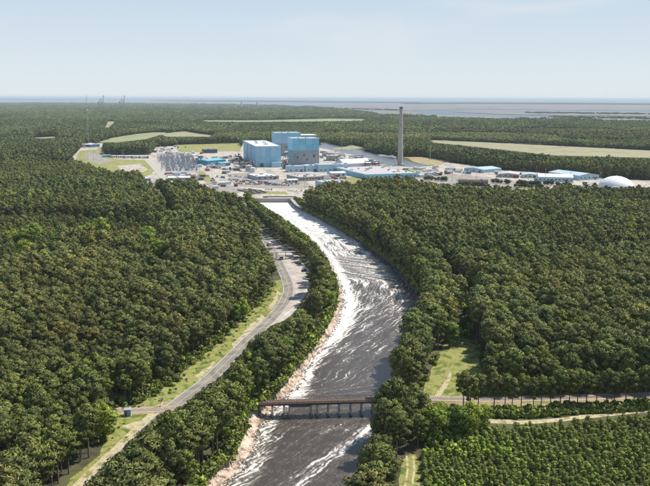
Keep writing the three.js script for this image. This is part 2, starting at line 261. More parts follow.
struct('gravel_pad', sheet(ragged([[-352.6, -1362.2], [-325.0, -1405.3], [-285.3, -1288.0], [-287.8, -1202.9], [-318.0, -1251.4]], 3, 9, 121), 0.33), MAT.yard);
const lots = [[[-151.9, -1223.9], [-113.8, -1241.9], [-89.9, -1134.9], [-27.0, -1123.1], [-17.1, -1034.4], [-73.6, -1025.7], [-118.1, -1055.3]], [[137.0, -1234.4], [186.7, -1236.2], [227.4, -1205.5], [273.2, -1119.4], [252.0, -1031.0], [189.1, -1040.8], [129.3, -1088.2]], [[276.5, -1133.2], [322.1, -1094.4], [291.8, -1043.9], [257.7, -1054.8]], [[-169.8, -1118.4], [-117.3, -1048.0], [-100.3, -1009.0], [-110.7, -945.7], [-140.7, -1007.8]]];
lots.forEach((p, i) => struct('parking_lot', sheet(p, 0.36 + 0.01 * i), MAT.lot));
struct('access_road', strip(smooth([[-331.0, -1497.0], [-280.3, -1325.6], [-225.4, -1130.4], [-188.5, -1006.3]], 4), -7, 7, 0.44), MAT.concrete);
struct('access_road', strip(smooth([[-308.8, -1498.0], [-257.3, -1326.5], [-219.2, -1189.6]], 4), -4, 4, 0.45), MAT.concrete);

struct('grass_verge', sheet(ragged(verge, 2.2, 4, 31), 0.05), MAT.verge);
struct('sandy_shoulder', strip(roadLine.filter(p => p[1] > -292), -6.4, -3.4, 0.075), MAT.dirt);
for (const q of [[[-43.8, -363.4], [-40.3, -384.8], [-36.1, -406.7], [-33.9, -418.6], [-32.2, -410.7], [-35.7, -390.1], [-40.2, -365.0], [-42.2, -357.3]], [[-54.0, -320.4], [-51.3, -330.6], [-49.1, -339.9], [-47.6, -335.9], [-50.3, -324.2], [-51.9, -315.6]], [[-31.6, -431.2], [-29.7, -453.9], [-28.5, -473.7], [-26.7, -463.6], [-27.8, -442.3], [-29.6, -427.0]], [[-58.1, -297.5], [-56.0, -302.9], [-54.6, -299.7], [-56.4, -294.3]]]) struct('sandy_shoulder', sheet(ragged(q, 1.6, 3, 131), 0.08), MAT.dirt);
struct('dirt_patch', sheet(ragged([[-72.0, -268.3], [-66.8, -273.7], [-63.4, -274.6], [-63.8, -270.1], [-67.6, -264.8]], 1.6, 3, 33), 0.07), MAT.dirt);
struct('gatehouse_apron', sheet(apron, 0.1), MAT.apron);
struct('road', strip(roadLine, -3.4, 3.4, 0.13), MAT.asphalt);
struct('road_marking', strip(roadLine, -0.22, -0.08, 0.14), MAT.paintY);
struct('road_marking', strip(roadLine, 0.08, 0.22, 0.14), MAT.paintY);
struct('road_marking', strip(roadLine, -3.2, -3.06, 0.14), MAT.paintW);
struct('road_marking', strip(roadLine, 3.06, 3.2, 0.14), MAT.paintW);
const lane2 = smooth([[-26.1, -414.7], [-19.8, -442.4], [-15.7, -473.8], [-15.4, -503.9], [-19.9, -537.8], [-27.0, -572.6], [-35.0, -612.0], [-45.9, -657.0]], 8);
struct('road_marking', strip(lane2, -0.15, 0.15, 0.14), MAT.paintY);
struct('road_marking', strip(lane2, 4.2, 4.45, 0.14), MAT.paintW);

struct('clearing_grass', sheet(ragged(clearing, 1.6, 6, 35), 0.05), MAT.verge);
struct('dirt_track', sheet(ragged([[53.2, -326.5], [54.2, -326.5], [52.1, -316.6], [49.0, -307.3], [45.4, -298.4], [43.4, -290.1], [40.7, -290.1], [43.0, -298.4], [47.7, -309.6], [51.2, -319.0]], 1.0, 3, 36), 0.07), MAT.dirt);
struct('dirt_patch', sheet(ragged([[69.0, -396.8], [73.2, -400.5], [71.2, -386.1], [66.0, -375.8], [64.7, -382.5]], 1.2, 4, 37), 0.06), MAT.dirt);
struct('dirt_track', sheet(ragged(frontPath, 1.2, 6, 38), 0.05), MAT.dirt);
struct('rail_cutting', sheet(ragged(railCut, 1, 6, 39), 0.06), MAT.berm);
struct('grass_lane', sheet(ragged(grassLane, 0.8, 4, 41), 0.05), MAT.verge);
for (const o of [-1.1, 1.0]) struct('wheel_track', strip(smooth([[23.4, -208.8], [25.7, -225.5], [27.3, -234.8], [28.0, -244.8]], 6), o - 0.35, o + 0.35, 0.07), MAT.dirt);
gaps.slice(0, 5).forEach(([l, w], i) => struct('forest_ride', strip(smooth(l, 6), -w / 2.6, w / 2.6, 0.05), i === 1 ? MAT.dirt : MAT.verge));

// ---------------------------------------------------------------- discharge canal: banks, water with foam
function ribbon(a, b, ya, yb, n, lift) { // quads between two lines of equal length
  const pos = [], uv = [], idx = []; let L = 0;
  for (let i = 0; i < a.length; i++) {
    if (i) L += Math.hypot(a[i][0] - a[i - 1][0], a[i][1] - a[i - 1][1]);
    for (let k = 0; k <= n; k++) { const t = k / n, x = lerp(a[i][0], b[i][0], t), z = lerp(a[i][1], b[i][1], t); pos.push(x, lerp(ya, yb, lift ? Math.pow(t, 0.6) : t) + (lift && k && k < n ? lift * (fbm(x / 6, z / 6, 2, 3) + 0.7 * fbm(x / 1.4, z / 1.4, 5, 2)) : 0), z); lift === undefined ? uv.push(t, i / (a.length - 1)) : uv.push(x, z); }
    if (i) for (let k = 0; k < n; k++) { const p = (i - 1) * (n + 1) + k, q = p + n + 1; idx.push(p, p + 1, q, p + 1, q + 1, q); }
  }
  const g = new THREE.BufferGeometry(); g.setAttribute('position', new THREE.Float32BufferAttribute(pos, 3)); g.setAttribute('uv', new THREE.Float32BufferAttribute(uv, 2)); g.setIndex(idx); g.computeVertexNormals(); return g;
}
const under = (w, b) => w.map((p, i) => [p[0] + (p[0] - b[i][0]) * 0.5, p[1] + (p[1] - b[i][1]) * 0.5]);
struct('canal_bank', ribbon(bankL, under(waterL, bankL), 0, WATER - 1.3, 14, 1.0), MAT.sand);
struct('canal_bank', ribbon(bankR, under(waterR, bankR), 0, WATER - 1.3, 14, 1.0), MAT.shore);
{ // foam: real froth on brown water, dense below the outfall and thinning downstream
  const r2 = rngOf(404), W = 512, Hh = 2048, col = new Uint8Array(W * Hh * 4), rgh = new Uint8Array(W * Hh * 4), L = 800, wid = 50;
  const pw = (q, ks) => { let i = 0; while (i < ks.length - 2 && q > ks[i + 1][0]) i++; return lerp(ks[i][1], ks[i + 1][1], clamp((q - ks[i][0]) / (ks[i + 1][0] - ks[i][0]))); };
  // q = 0 at the far end of the ribbon (outfall), 1 under the frame
  for (let j = 0; j < Hh; j++) for (let i = 0; i < W; i++) {
    const v = (j + 0.5) / Hh, q = 1 - v, t = (i + 0.5) / W;
    const z = canalZ(v), a = z * -1, x = t * wid;
    const wx = 3 * fbm(x / 9, a / 16, 4, 3), wa = 6 * fbm(x / 8 + 20, a / 14, 6, 3);
    const skew = pw(a, [[200, 0.1], [280, 0.2], [320, 0.55], [520, 0.45], [600, 0.2], [920, 0.1]]);
    const xx = x + wx - a * skew, aa = a + wa;
    const streak = 0.6 * fbm(xx / 1.5, aa / 19, 1, 5) + 0.35 * fbm(xx / 5, aa / 24, 9, 3) + 0.42 * fbm((x + wx) / 1.3, (a + wa) / 2.0, 13, 4);
    const centre = pw(a, [[200, 0.05], [285, 0.06], [300, 0.10], [380, 0.20], [450, 0.30], [560, 0.37], [640, 0.46], [740, 0.62], [930, 0.74]]);
    let cov = centre;
    const edge = pw(a, [[200, 0.34], [285, 0.18], [305, 0.3], [330, 0.16], [420, 0.3], [520, 0.2], [900, 0.1]]);
    cov += (1 - sstep(edge * 0.3, edge * 1.15, t)) * pw(a, [[200, 0.4], [285, 0.4], [300, 0.5], [340, 0.46], [500, 0.42], [900, 0.1]]);
    if (a > 300 && a < 640) cov -= sstep(0.8, 1.0, t) * 0.22 * sstep(300, 340, a);
    const rt = pw(a, [[215, 0.48], [225, 0.5], [240, 0.56], [252, 0.66], [270, 0.9], [280, 1.0]]);
    if (a < 282) cov += 0.42 * Math.exp(-Math.pow((t - rt) / 0.085, 2)) - 0.06 * sstep(rt + 0.05, rt + 0.2, t);
    if (a > 268 && a < 290) cov += 0.16 * Math.exp(-Math.pow((a - 276) / 5, 2)) * sstep(0.1, 0.5, t);
    const v1 = streak + 0.25 + cov, dense = sstep(0.56, 0.86, v1), film = sstep(0.34, 0.66, v1 + 0.22 * fbm(xx / 0.9, aa / 9, 31, 3));
    const br = fbm(x / 6, a / 9, 21, 3), f = clamp(dense + film * 0.26 * (0.5 + 0.9 * r2()));
    const brown = [67 + 12 * br, 59 + 11 * br, 52 + 10 * br], fo = [204, 200, 194];
    const o = (j * W + i) * 4;
    for (let k = 0; k < 3; k++) col[o + k] = lerp(brown[k], fo[k], f); col[o + 3] = 255;
    rgh[o] = 0; rgh[o + 1] = lerp(70, 240, f); rgh[o + 2] = 0; rgh[o + 3] = 255;
  }
  const mk = (d, srgb) => { const t = new THREE.DataTexture(d, W, Hh); t.magFilter = THREE.LinearFilter; if (srgb) t.colorSpace = THREE.SRGBColorSpace; t.needsUpdate = true; return t; };
  const bump = blotch(256, 1, 22, [[0, 0, 0], [255, 255, 255]], 1, 0.1); bump.colorSpace = THREE.NoColorSpace; bump.repeat.set(3, 48);
  struct('canal_water', ribbon(waterL.map((p, i) => [p[0] - (waterR[i][0] - p[0]) * 0.02, p[1]]), waterR.map((p, i) => [p[0] + (p[0] - waterL[i][0]) * 0.02, p[1]]), WATER, WATER, 6), mat('#ffffff', 1, { map: mk(col, true), roughnessMap: mk(rgh, false), bumpMap: bump, bumpScale: 0.14 }));
}
function canalZ(v) { const k = v * (waterL.length - 1), i = Math.min(waterL.length - 2, Math.floor(k)), t = k - i; return (lerp(waterL[i][1], waterL[i + 1][1], t) + lerp(waterR[i][1], waterR[i + 1][1], t)) / 2; }

// ---------------------------------------------------------------- rocks and the outfall
function rock(seed) { const g = new THREE.IcosahedronGeometry(1, 1), p = g.attributes.position; for (let i = 0; i < p.count; i++) { const v = V(p.getX(i), p.getY(i), p.getZ(i)), k = 0.75 + 0.8 * noise.noise(v.x * 1.3 + seed, v.y * 1.3, v.z * 1.3); p.setXYZ(i, v.x * k, v.y * k * 0.7, v.z * k); } g.computeVertexNormals(); return g; }
function copies(name, geo, m, list, parent = scene, kind = 'stuff') { // list of [x, y, z, sx, sy, sz, turn, colour]
  const o = new THREE.InstancedMesh(geo, m, list.length), q = new THREE.Quaternion(), e = new THREE.Euler(), c = new THREE.Color();
  list.forEach((a, i) => { e.set(a[8] || 0, a[6] || 0, a[9] || 0); q.setFromEuler(e); o.setMatrixAt(i, M4.compose(V(a[0], a[1], a[2]), q, V(a[3], a[4], a[5]))); if (a[7]) o.setColorAt(i, c.setRGB(...a[7])); });
  o.name = parent === scene ? numbered(name) : name; if (parent === scene) o.userData.kind = kind; return add(o, parent);
}
{
  const r = rngOf(51), list = [], list2 = [];
  const put = (l, p, y, s) => { const g = l === list2 && r() < 0.4 ? 2.2 + r() : 0.55 + 0.6 * r(); l.push([p[0], y, p[1], s * (0.7 + 0.6 * r()), s * (0.6 + 0.5 * r()), s * (0.7 + 0.6 * r()), r() * 6.3, [g, g * 0.97, g * 0.93]]); };
  for (let i = 14; i < waterR.length - 1; i++) for (let k = 0; k < 5; k++) {
    const t = r(), w = waterR[i], b = bankR[i], z = -w[1], s = r(), u = lerp(waterR[i][1], waterR[i + 1][1], s) - w[1];
    const dens = z > 330 && z < 700 ? 1 : 0.35; if (r() > dens) continue;
    put(list, [lerp(w[0], b[0], t * 1.1 - 0.25 - (z > 380 && z < 620 ? 0.5 * r() : 0)), w[1] + u], WATER + 0.2 + t * 2, 0.5 + r() * r() * 1.5);
  }
  for (let i = 7; i < waterL.length - 1; i++) for (let k = 0; k < 17; k++) {
    const t = r(), w = waterL[i], b = bankL[i], s = r(), u = lerp(waterL[i][1], waterL[i + 1][1], s) - w[1];
    put(list2, [lerp(w[0], b[0], t * 1.2 - 0.3), w[1] + u], WATER + 0.15 + Math.max(0, t - 0.25) * 1.3, 0.12 + r() * r() * 0.5);
  }
  copies('riprap_rocks', rock(3), mat([0.13, 0.12, 0.11], 0.9), list);
  copies('bank_rocks', rock(8), mat([0.20, 0.165, 0.135], 0.9), list2);
  const a = bankL[bankL.length - 1], b = bankR[bankR.length - 1];
  const mid = [(a[0] + b[0]) / 2, (a[1] + b[1]) / 2], len = Math.hypot(b[0] - a[0], b[1] - a[1]), th = Math.atan2(-(b[1] - a[1]), b[0] - a[0]);
  const o = thing('outfall_weir', 'pale concrete outfall wall with dark sluice channels at head of foaming canal', 'weir', mid[0], 0, mid[1], th);
  mesh('head_wall', box(len + 4, 7, 1.2, 0, -2.8, -0.4), MAT.concrete, o);
  mesh('apron_slab', box(len * 0.62, 0.5, 7, len * 0.2, 0.55, -5), MAT.tanRoof, o);
  mesh('upper_wall', box(len * 0.72, 2.2, 1, len * 0.15, 1.2, -10), MAT.concrete, o);
  const c = [-89.5, -987.4], d = thing('sluice_channel', 'twin dark sluice channels between pale walls above the outfall', 'channel', c[0], 0, c[1], 0.62);
  for (const x of [-9, -1.5, 6]) mesh('channel_wall', box(1.3, 2.6, 44, x, 1.3, 0), MAT.concrete, d);
  for (const x of [-5.25, 2.25]) { mesh('channel_floor', box(6, 0.5, 43, x, 0.6, 0), MAT.darkSteel, d); mesh('sluice_gate', box(6, 3.2, 0.6, x, 1.9, 12), MAT.darkSteel, d); }
}

// ---------------------------------------------------------------- railway, trestle bridge and crossing
const BX0 = -38, BX1 = 29;
const railY = p => p[0] < BX0 - 6 ? lerp(0.35, 1.7, sstep(-62, BX0 - 6, p[0])) : p[0] > BX1 + 4 ? lerp(1.7, 0.6, sstep(BX1 + 4, 70, p[0])) : 1.7;
const leftRail = railLine.filter(p => p[0] < BX0 + 1), rightRail = railLine.filter(p => p[0] > BX1 - 1);
for (const l of [leftRail, rightRail]) {
  struct('railway_ballast', strip(l, -2.3, 2.3, p => railY(p) - 0.16), MAT.ballast);
  const side = (a, b) => { const s = strip(l, a, b, 0), p = s.attributes.position; for (let i = 0; i < p.count; i++) p.setY(i, (i % 2 === (Math.abs(a) < Math.abs(b) ? 0 : 1)) ? railY(l[i >> 1]) - 0.16 : -0.02); s.computeVertexNormals(); return s; };
  struct('railway_embankment', merge([side(2.3, 4.6), side(-4.6, -2.3)]), MAT.berm);
  const t = thing('railway_track', l === leftRail ? 'single railway track crossing the road and meeting the trestle bridge' : 'single railway track running beside the row of trunks and clearing', 'railway', 0, 0, 0);
  for (const o of [-0.75, 0.75]) mesh('rail', strip(l, o - 0.06, o + 0.06, p => railY(p) + 0.06), MAT.rail, t);
  const sl = []; for (let i = 1; i < l.length; i++) { const a = l[i - 1], b = l[i], n = Math.round(Math.hypot(b[0] - a[0], b[1] - a[1]) / 0.65); for (let k = 0; k < n; k++) { const p = [lerp(a[0], b[0], k / n), lerp(a[1], b[1], k / n)]; sl.push(box(0.25, 0.14, 2.5, p[0], railY(p) - 0.08, p[1])); } }
  const s = mesh('sleepers', merge(sl), MAT.timber, t); s.userData.kind = 'stuff';
}
{
  const za = leftRail[leftRail.length - 1], zb = rightRail[0], len = Math.hypot(zb[0] - za[0], zb[1] - za[1]), th = Math.atan2(-(zb[1] - za[1]), zb[0] - za[0]);
  const b = thing('trestle_bridge', 'rusty brown railway trestle bridge on steel bents across the canal', 'bridge', za[0], 0, za[1], th);
  const Y = 1.7;
  mesh('deck', box(len, 0.28, 4.2, len / 2, Y - 0.22, 0), MAT.rust, b);
  for (const z of [-0.75, 0.75]) mesh('rail', box(len, 0.15, 0.09, len / 2, Y + 0.1, z), MAT.rail, b);
  for (const z of [-1.5, 1.5]) mesh('guard_timber', box(len, 0.24, 0.24, len / 2, Y + 0.05, z), MAT.rust, b);
  const sl = []; for (let x = 0.3; x < len; x += 0.6) sl.push(box(0.26, 0.16, 3.4, x, Y - 0.0, 0)); mesh('sleepers', merge(sl), MAT.timber, b).userData.kind = 'stuff';
  const bents = [4.6, 9, 13.2, 17.4, 21.6, 26, 28, 36.4, 38.6, 42.8, 47, 51.4, 55.6, 60].filter(x => x < len - 1), ends = [0, ...bents, len];
  for (let i = 1; i < ends.length; i++) { const w = ends[i] - ends[i - 1], main = w > 8; for (const z of [-1.3, 1.3]) mesh('girder', box(w - 0.06, main ? 1.5 : 0.75, 0.32, (ends[i] + ends[i - 1]) / 2, Y - 0.36 - (main ? 0.75 : 0.375), z), MAT.darkSteel, b); }
  const H0 = Y - 1.15;
  for (const x of bents) {
    const g = new THREE.Group(); g.name = 'bent'; g.position.set(x, 0, 0); b.add(g);
    mesh('cap_beam', box(0.7, 0.5, 4.8, 0, H0 - 0.22, 0), MAT.steel, g);
    for (const z of [-1.9, 0, 1.9]) mesh('pile', cyl(0.22, 0.18, H0 - WATER + 1.4, 0, WATER - 1.8, z * 1.15, 8), MAT.steel, g);
    mesh('cross_brace', merge([bar([0, H0 - 0.6, -1.9], [0, WATER + 0.6, 2.1], 0.09), bar([0, H0 - 0.6, 1.9], [0, WATER + 0.6, -2.1], 0.09)]), MAT.steel, g);
    mesh('footing', box(0.9, 0.7, 4.8, 0, WATER - 0.05, 0), MAT.darkSteel, g);
  }
  for (const z of [-2.15, 2.15]) {
    const n = Math.round(len / 2.2); for (let k = 0; k <= n; k++) mesh('railing_post', box(0.1, 0.95, 0.1, 0.1 + k * (len - 0.2) / n, Y + 0.4, z), MAT.rust, b);
    for (const y of [0.45, 0.9]) mesh('handrail', box(len, 0.09, 0.08, len / 2, Y + y, z), MAT.rust, b);
  }
  for (const x of [-0.6, len + 0.6]) mesh('abutment', box(1.2, 4.4, 5.2, x, Y - 2.6, 0), MAT.concrete, b);
}
{ // level crossing: hut, signal, signs
  const p = [-72.2, -277.9], h = thing('signal_hut', 'small grey blue metal signal hut beside railway track and dirt patch', 'hut', p[0], 0.05, p[1], 0.1);
  mesh('wall', box(2.5, 2.3, 2.1, 0, 1.25, 0), mat([0.30, 0.38, 0.48], 0.6), h); mesh('roof', box(2.9, 0.16, 2.5, 0, 2.48, 0), mat([0.30, 0.34, 0.38], 0.5), h); mesh('door', box(0.8, 1.8, 0.06, -0.5, 1.05, 1.08), MAT.darkSteel, h); mesh('plinth', box(2.8, 0.2, 2.4, 0, 0.05, 0), MAT.concrete, h);
  const s = [-61.9, -286.1], c = thing('crossing_signal', 'railway crossing signal mast with dark lamp hoods on the grass verge', 'signal', s[0], 0.05, s[1], 0.3);
  mesh('post', cyl(0.12, 0.09, 3.6), MAT.steel, c); mesh('base', cyl(0.5, 0.4, 0.5), MAT.concrete, c);
  for (const a of [0.75, -0.75]) { const g = box(1.5, 0.2, 0.05); g.rotateZ(a); g.translate(0, 3.3, 0.14); mesh('crossbuck_board', g, MAT.paintW, c); }
  for (const x of [-0.5, 0.5]) { const g = new THREE.CylinderGeometry(0.3, 0.3, 0.2, 14); g.rotateX(Math.PI / 2); g.translate(x, 2.5, 0.12); mesh('lamp_hood', g, MAT.darkSteel, c); }
  mesh('lamp_arm', box(1.3, 0.1, 0.1, 0, 2.5, 0), MAT.darkSteel, c);
  const q = [-58.5, -299.6], g = thing('road_sign', 'small dark backed road sign on thin post in the verge', 'sign', q[0], 0.05, q[1], 0.5);
  mesh('post', cyl(0.05, 0.05, 2.4), MAT.steel, g); { const d = new THREE.CylinderGeometry(0.45, 0.45, 0.05, 16); d.rotateX(Math.PI / 2); d.translate(0, 2.1, 0.07); mesh('sign_disc', d, MAT.darkSteel, g); }
}

// ---------------------------------------------------------------- buildings of the power station
function frame(A, B) { return { x: (A[0] + B[0]) / 2, z: (A[1] + B[1]) / 2, w: Math.hypot(B[0] - A[0], B[1] - A[1]), th: Math.atan2(-(B[1] - A[1]), B[0] - A[0]) }; }
function building(name, label, A, B, depth, h, o = {}) {
  const f = frame(A, B), g = thing(name, label, o.category || 'building', f.x, 0.2, f.z, o.turn ?? f.th, o.group), w = f.w, wallM = o.wall || paleBlue[0], roofM = o.roof || MAT.whiteRoof;
  mesh('wall', box(w, h, depth, 0, h / 2, -depth / 2), wallM, g);
  if (o.gable) {
    const s = new THREE.Shape([new THREE.Vector2(-w / 2 - 0.6, 0), new THREE.Vector2(w / 2 + 0.6, 0), new THREE.Vector2(w / 2 + 0.6, 0.25), new THREE.Vector2(0, o.gable), new THREE.Vector2(-w / 2 - 0.6, 0.25)]);
    const s2 = new THREE.Shape([new THREE.Vector2(-depth / 2 - 0.6, 0), new THREE.Vector2(depth / 2 + 0.6, 0), new THREE.Vector2(depth / 2 + 0.6, 0.25), new THREE.Vector2(0, o.gable), new THREE.Vector2(-depth / 2 - 0.6, 0.25)]);
    let e; if (depth > w) { e = new THREE.ExtrudeGeometry(s, { depth: depth + 1, bevelEnabled: false }); e.translate(0, h + 0.003, -depth - 0.5); } else { e = new THREE.ExtrudeGeometry(s2, { depth: w + 1, bevelEnabled: false }); e.rotateY(Math.PI / 2); e.translate(-w / 2 - 0.5, h + 0.003, -depth / 2); }
    mesh('roof', e, roofM, g);
  } else {
    mesh('roof', box(w - 0.6, 0.3, depth - 0.6, 0, h + 0.14, -depth / 2), roofM, g);
    mesh('parapet', merge([box(w + 0.3, 0.9, 0.35, 0, h + 0.2, 0.02), box(w + 0.3, 0.9, 0.35, 0, h + 0.2, -depth - 0.02), box(0.35, 0.9, depth - 0.32, -w / 2 + 0.02, h + 0.2, -depth / 2), box(0.35, 0.9, depth - 0.32, w / 2 - 0.02, h + 0.2, -depth / 2)]), o.trim || wallM, g);
    const r = rngOf(Math.round(w * 31 + depth * 7)); for (let k = 0; k < (o.units ?? Math.min(8, Math.round(w * depth / 260))); k++) { const s = 1.2 + r() * 2.2, hh = 0.9 + r() * 1.1; mesh('roof_unit', box(s * 1.4, hh, s, (r() - 0.5) * (w - 7), h + 0.3 + hh / 2, -depth * (0.12 + 0.76 * r())), r() < 0.6 ? MAT.steel : MAT.concrete, g); }
  }
  const nw = o.windows ?? Math.floor(w / 5); const win = new THREE.BoxGeometry(Math.min(3, w / Math.max(nw, 1) * 0.55), 1.5, 0.12);
  for (let k = 0; k < nw; k++) { const m = mesh('window', win, MAT.glass, g); m.position.set(-w / 2 + (k + 0.5) * w / nw, Math.min(h * 0.58, 3.2), 0.05); }
  if (o.side) { const ns = Math.floor(depth / 6), ws = new THREE.BoxGeometry(0.12, 1.5, 2.8); for (let k = 0; k < ns; k++) { const m = mesh('window', ws, MAT.glass, g); m.position.set(-w / 2 - 0.05, Math.min(h * 0.58, 3.2), -(k + 0.5) * depth / ns); } }
  if (o.door !== false) mesh('door', box(Math.min(3.6, w * 0.3), Math.min(3.4, h * 0.6), 0.2, w * (o.doorAt ?? 0.3), Math.min(3.4, h * 0.6) / 2, 0.06), o.doorMat || MAT.darkSteel, g);
  return g;
}
// cladding panels, each its own piece, on a face; u runs along the face
function panels(g, n, rowsN, x0, y0, z0, dx, dz, hh, mats, name = 'panel', gap = 0.22) {
  const L = Math.hypot(dx, dz), a = Math.atan2(-dz, dx), w = L / n - gap, ph = hh / rowsN - gap, geo = new THREE.BoxGeometry(w, ph, 0.4), r = rngOf(Math.round(L * 13 + hh));
  for (let i = 0; i < n; i++) for (let j = 0; j < rowsN; j++) { const m = mesh(name, geo, mats[Math.floor(r() * mats.length)], g); m.position.set(x0 + dx * (i + 0.5) / n, y0 + hh * (j + 0.5) / rowsN, z0 + dz * (i + 0.5) / n); m.rotation.y = a; }
}
const YAW = 0.21;
{ // turbine hall: long light blue box with a white roof
  const f = frame([-116.4, -1345.7], [-74.9, -1355.3]), w = f.w, d = 190, h = 34, g = thing('turbine_hall', 'long light blue clad turbine hall with flat white roof', 'building', f.x, 0.2, f.z, YAW);
  mesh('wall', box(w - 0.8, h, d - 0.8, 0, h / 2, -d / 2), mat([0.22, 0.38, 0.50], 0.7), g);
  panels(g, 5, 2, -w / 2, 0, -0.2, w, 0, h, bluePanels); panels(g, 13, 2, -w / 2 + 0.2, 0, -d, 0, d, h, bluePanels); panels(g, 13, 1, w / 2 - 0.2, 0, 0, 0, -d, h, bluePanels, 'panel');
  mesh('roof', box(w - 1.4, 0.5, d - 1.4, 0, h + 0.1, -d / 2), MAT.whiteRoof, g);
  mesh('parapet', merge([box(w + 0.5, 1.5, 0.6, 0, h + 0.35, 0), box(w + 0.5, 1.5, 0.6, 0, h + 0.35, -d), box(0.6, 1.5, d - 0.7, -w / 2, h + 0.35, -d / 2), box(0.6, 1.5, d - 0.7, w / 2, h + 0.35, -d / 2)]), paleBlue[1], g);
  for (const t of [0.33, 0.64]) mesh('expansion_joint', box(0.5, h, 1.0, -w / 2 - 0.15, h / 2, -d * t), MAT.darkSteel, g);
  for (const [x, z, s] of [[4, -60, 5], [-8, -96, 4], [9, -120, 4.5], [-3, -150, 4]]) mesh('roof_vent', merge([box(s * 1.6, 1.6, s, x, h + 1.1, z), cyl(s * 0.2, s * 0.2, 1.2, x, h + 1.9, z, 10)]), MAT.steel, g);
  mesh('annex', box(16, 8, 9, w / 2 - 9, 4, 4.5), bluePanels[2], g); mesh('annex_roof', box(16.6, 0.4, 9.6, w / 2 - 9, 8.2, 4.6), MAT.blueRoof, g);
  mesh('roller_door', box(6, 6.4, 0.3, -w / 2 + 10, 3.2, 0.16), MAT.darkSteel, g);
}
function reactor(A, w, label, lower) {
  const d = 48, h = 45, t = thing('reactor_building', label, 'building', A[0] + w / 2 * Math.cos(YAW), 0.2, A[1] - w / 2 * Math.sin(YAW), YAW);
  mesh('concrete_wall', box(w, h * 0.55, d, 0, h * 0.275, -d / 2), MAT.reactorConcrete, t);
  mesh('upper_wall', box(w - 0.9, h * 0.45 - 0.1, d - 0.9, 0, h * 0.775, -d / 2), mat([0.14, 0.34, 0.44], 0.7), t);
  const y0 = h * 0.55, hh = h * 0.45;
  panels(t, 4, 2, -w / 2, y0, -0.2, w, 0, hh, lower ? tealPanels : bluePanels); panels(t, 4, 2, -w / 2 + 0.2, y0, -d, 0, d, hh, bluePanels); panels(t, 4, 2, w / 2 - 0.2, y0, 0, 0, -d, hh, bluePanels);
  for (let k = 0; k < 9; k++) mesh('pilaster', box(1.3, h * 0.55 - 0.4, 0.9, -w / 2 + 0.65 + k * (w - 1.3) / 8, h * 0.275, 0.35), MAT.reactorConcrete, t);
  for (const [x, y, ww, hw] of [[-w * 0.31, 13, 3, 4], [w * 0.06, 9, 3, 3], [w * 0.31, 15, 3, 5], [-w * 0.06, 17, 3, 3]]) mesh('louvre', box(ww, hw, 0.3, x, y, 0.12), MAT.darkSteel, t);
  mesh('roof', box(w - 1.2, 0.5, d - 1.2, 0, h + 0.1, -d / 2), MAT.blueRoof, t);
  mesh('parapet', merge([box(w + 0.4, 1.4, 0.6, 0, h + 0.4, 0), box(w + 0.4, 1.4, 0.6, 0, h + 0.4, -d), box(0.6, 1.4, d - 0.7, -w / 2, h + 0.4, -d / 2), box(0.6, 1.4, d - 0.7, w / 2, h + 0.4, -d / 2)]), paleBlue[1], t);
  for (const [x, z] of [[-10, -18], [9, -30], [2, -12]]) mesh('roof_vent', cyl(1.2, 1.0, 2.6, x, h + 0.3, z, 10), MAT.steel, t);
  return t;
}
reactor([-57.4, -1395.0], 47.5, 'square reactor building with blue upper cladding above ribbed grey concrete, in front of its twin', true);
const rb2 = reactor([-100.3, -1612.7], 52, 'square reactor building with blue upper cladding, standing behind its twin', false);
mesh('side_hall', box(34, 40, 40, 42, 20, -22), MAT.concreteDark, rb2); mesh('side_roof', box(35, 1.2, 41, 42, 40.6, -22), MAT.whiteRoof, rb2);
{ // off-gas stack
  const p = [130.9, -1402.8], s = thing('vent_stack', 'tall tapered grey concrete stack with dark cap and band', 'chimney', p[0], 0.2, p[1]);
  mesh('shaft', cyl(4.9, 2.7, 98, 0, 0, 0, 28), tex(MAT.concrete.map, 0.9), s); mesh('cap', cyl(3.0, 3.0, 3.2, 0, 97, 0, 28), MAT.darkSteel, s); mesh('platform', cyl(3.9, 3.9, 0.7, 0, 66, 0, 28), MAT.steel, s); mesh('band', cyl(3.42, 3.36, 5, 0, 67, 0, 28), MAT.concreteDark, s);
  mesh('ladder', box(0.5, 92, 0.3, 0, 47, 4.4).rotateX(-0.0215), MAT.steel, s); mesh('plinth', box(14, 1.6, 14, 0, 0.8, 0), MAT.concrete, s);
}
building('pump_house', 'low pale blue flat roofed block, leftmost of the row before the reactor buildings', [-58.4, -1254.2], [-32.6, -1262.0], 16, 9, { wall: paleBlue[0], roof: MAT.blueRoof, windows: 3 });
building('radwaste_building', 'low pale blue flat roofed block between pump house and long service wing', [-30.7, -1262.1], [-12.1, -1269.8], 18, 9.6, { wall: paleBlue[1], roof: MAT.whiteRoof, windows: 2 });
building('service_wing', 'long low sky blue service wing joining the office block', [-10.5, -1259.4], [40.3, -1275.3], 26, 11, { wall: paleBlue[0], roof: MAT.blueRoof, windows: 7 });
building('storage_tent', 'large white peaked fabric storage building behind the blue service wing', [31.8, -1357.6], [78.8, -1379.8], 34, 5, { wall: MAT.whiteMetal, roof: MAT.whiteRoof, gable: 7, windows: 0, door: false });
building('office_block', 'wide sky blue office block with flat grey roof beside the wood edge', [63.1, -1137.3], [130.0, -1183.5], 128, 6.6, { wall: tealPanels[0], roof: MAT.tanRoof, trim: paleBlue[1], windows: 12, side: true, turn: 0.34, units: 14 });
building('workshop', 'low building with bright white flat roof in front of the turbine hall', [-96.4, -1127.7], [-66.1, -1141.4], 42, 5, { wall: MAT.steel, roof: MAT.whiteRoof, windows: 4 });
building('training_building', 'low tan roofed building between car park and service wing', [-36.6, -1114.6], [-1.7, -1132.3], 42, 5.4, { wall: MAT.concrete, roof: MAT.tanRoof, windows: 8 });
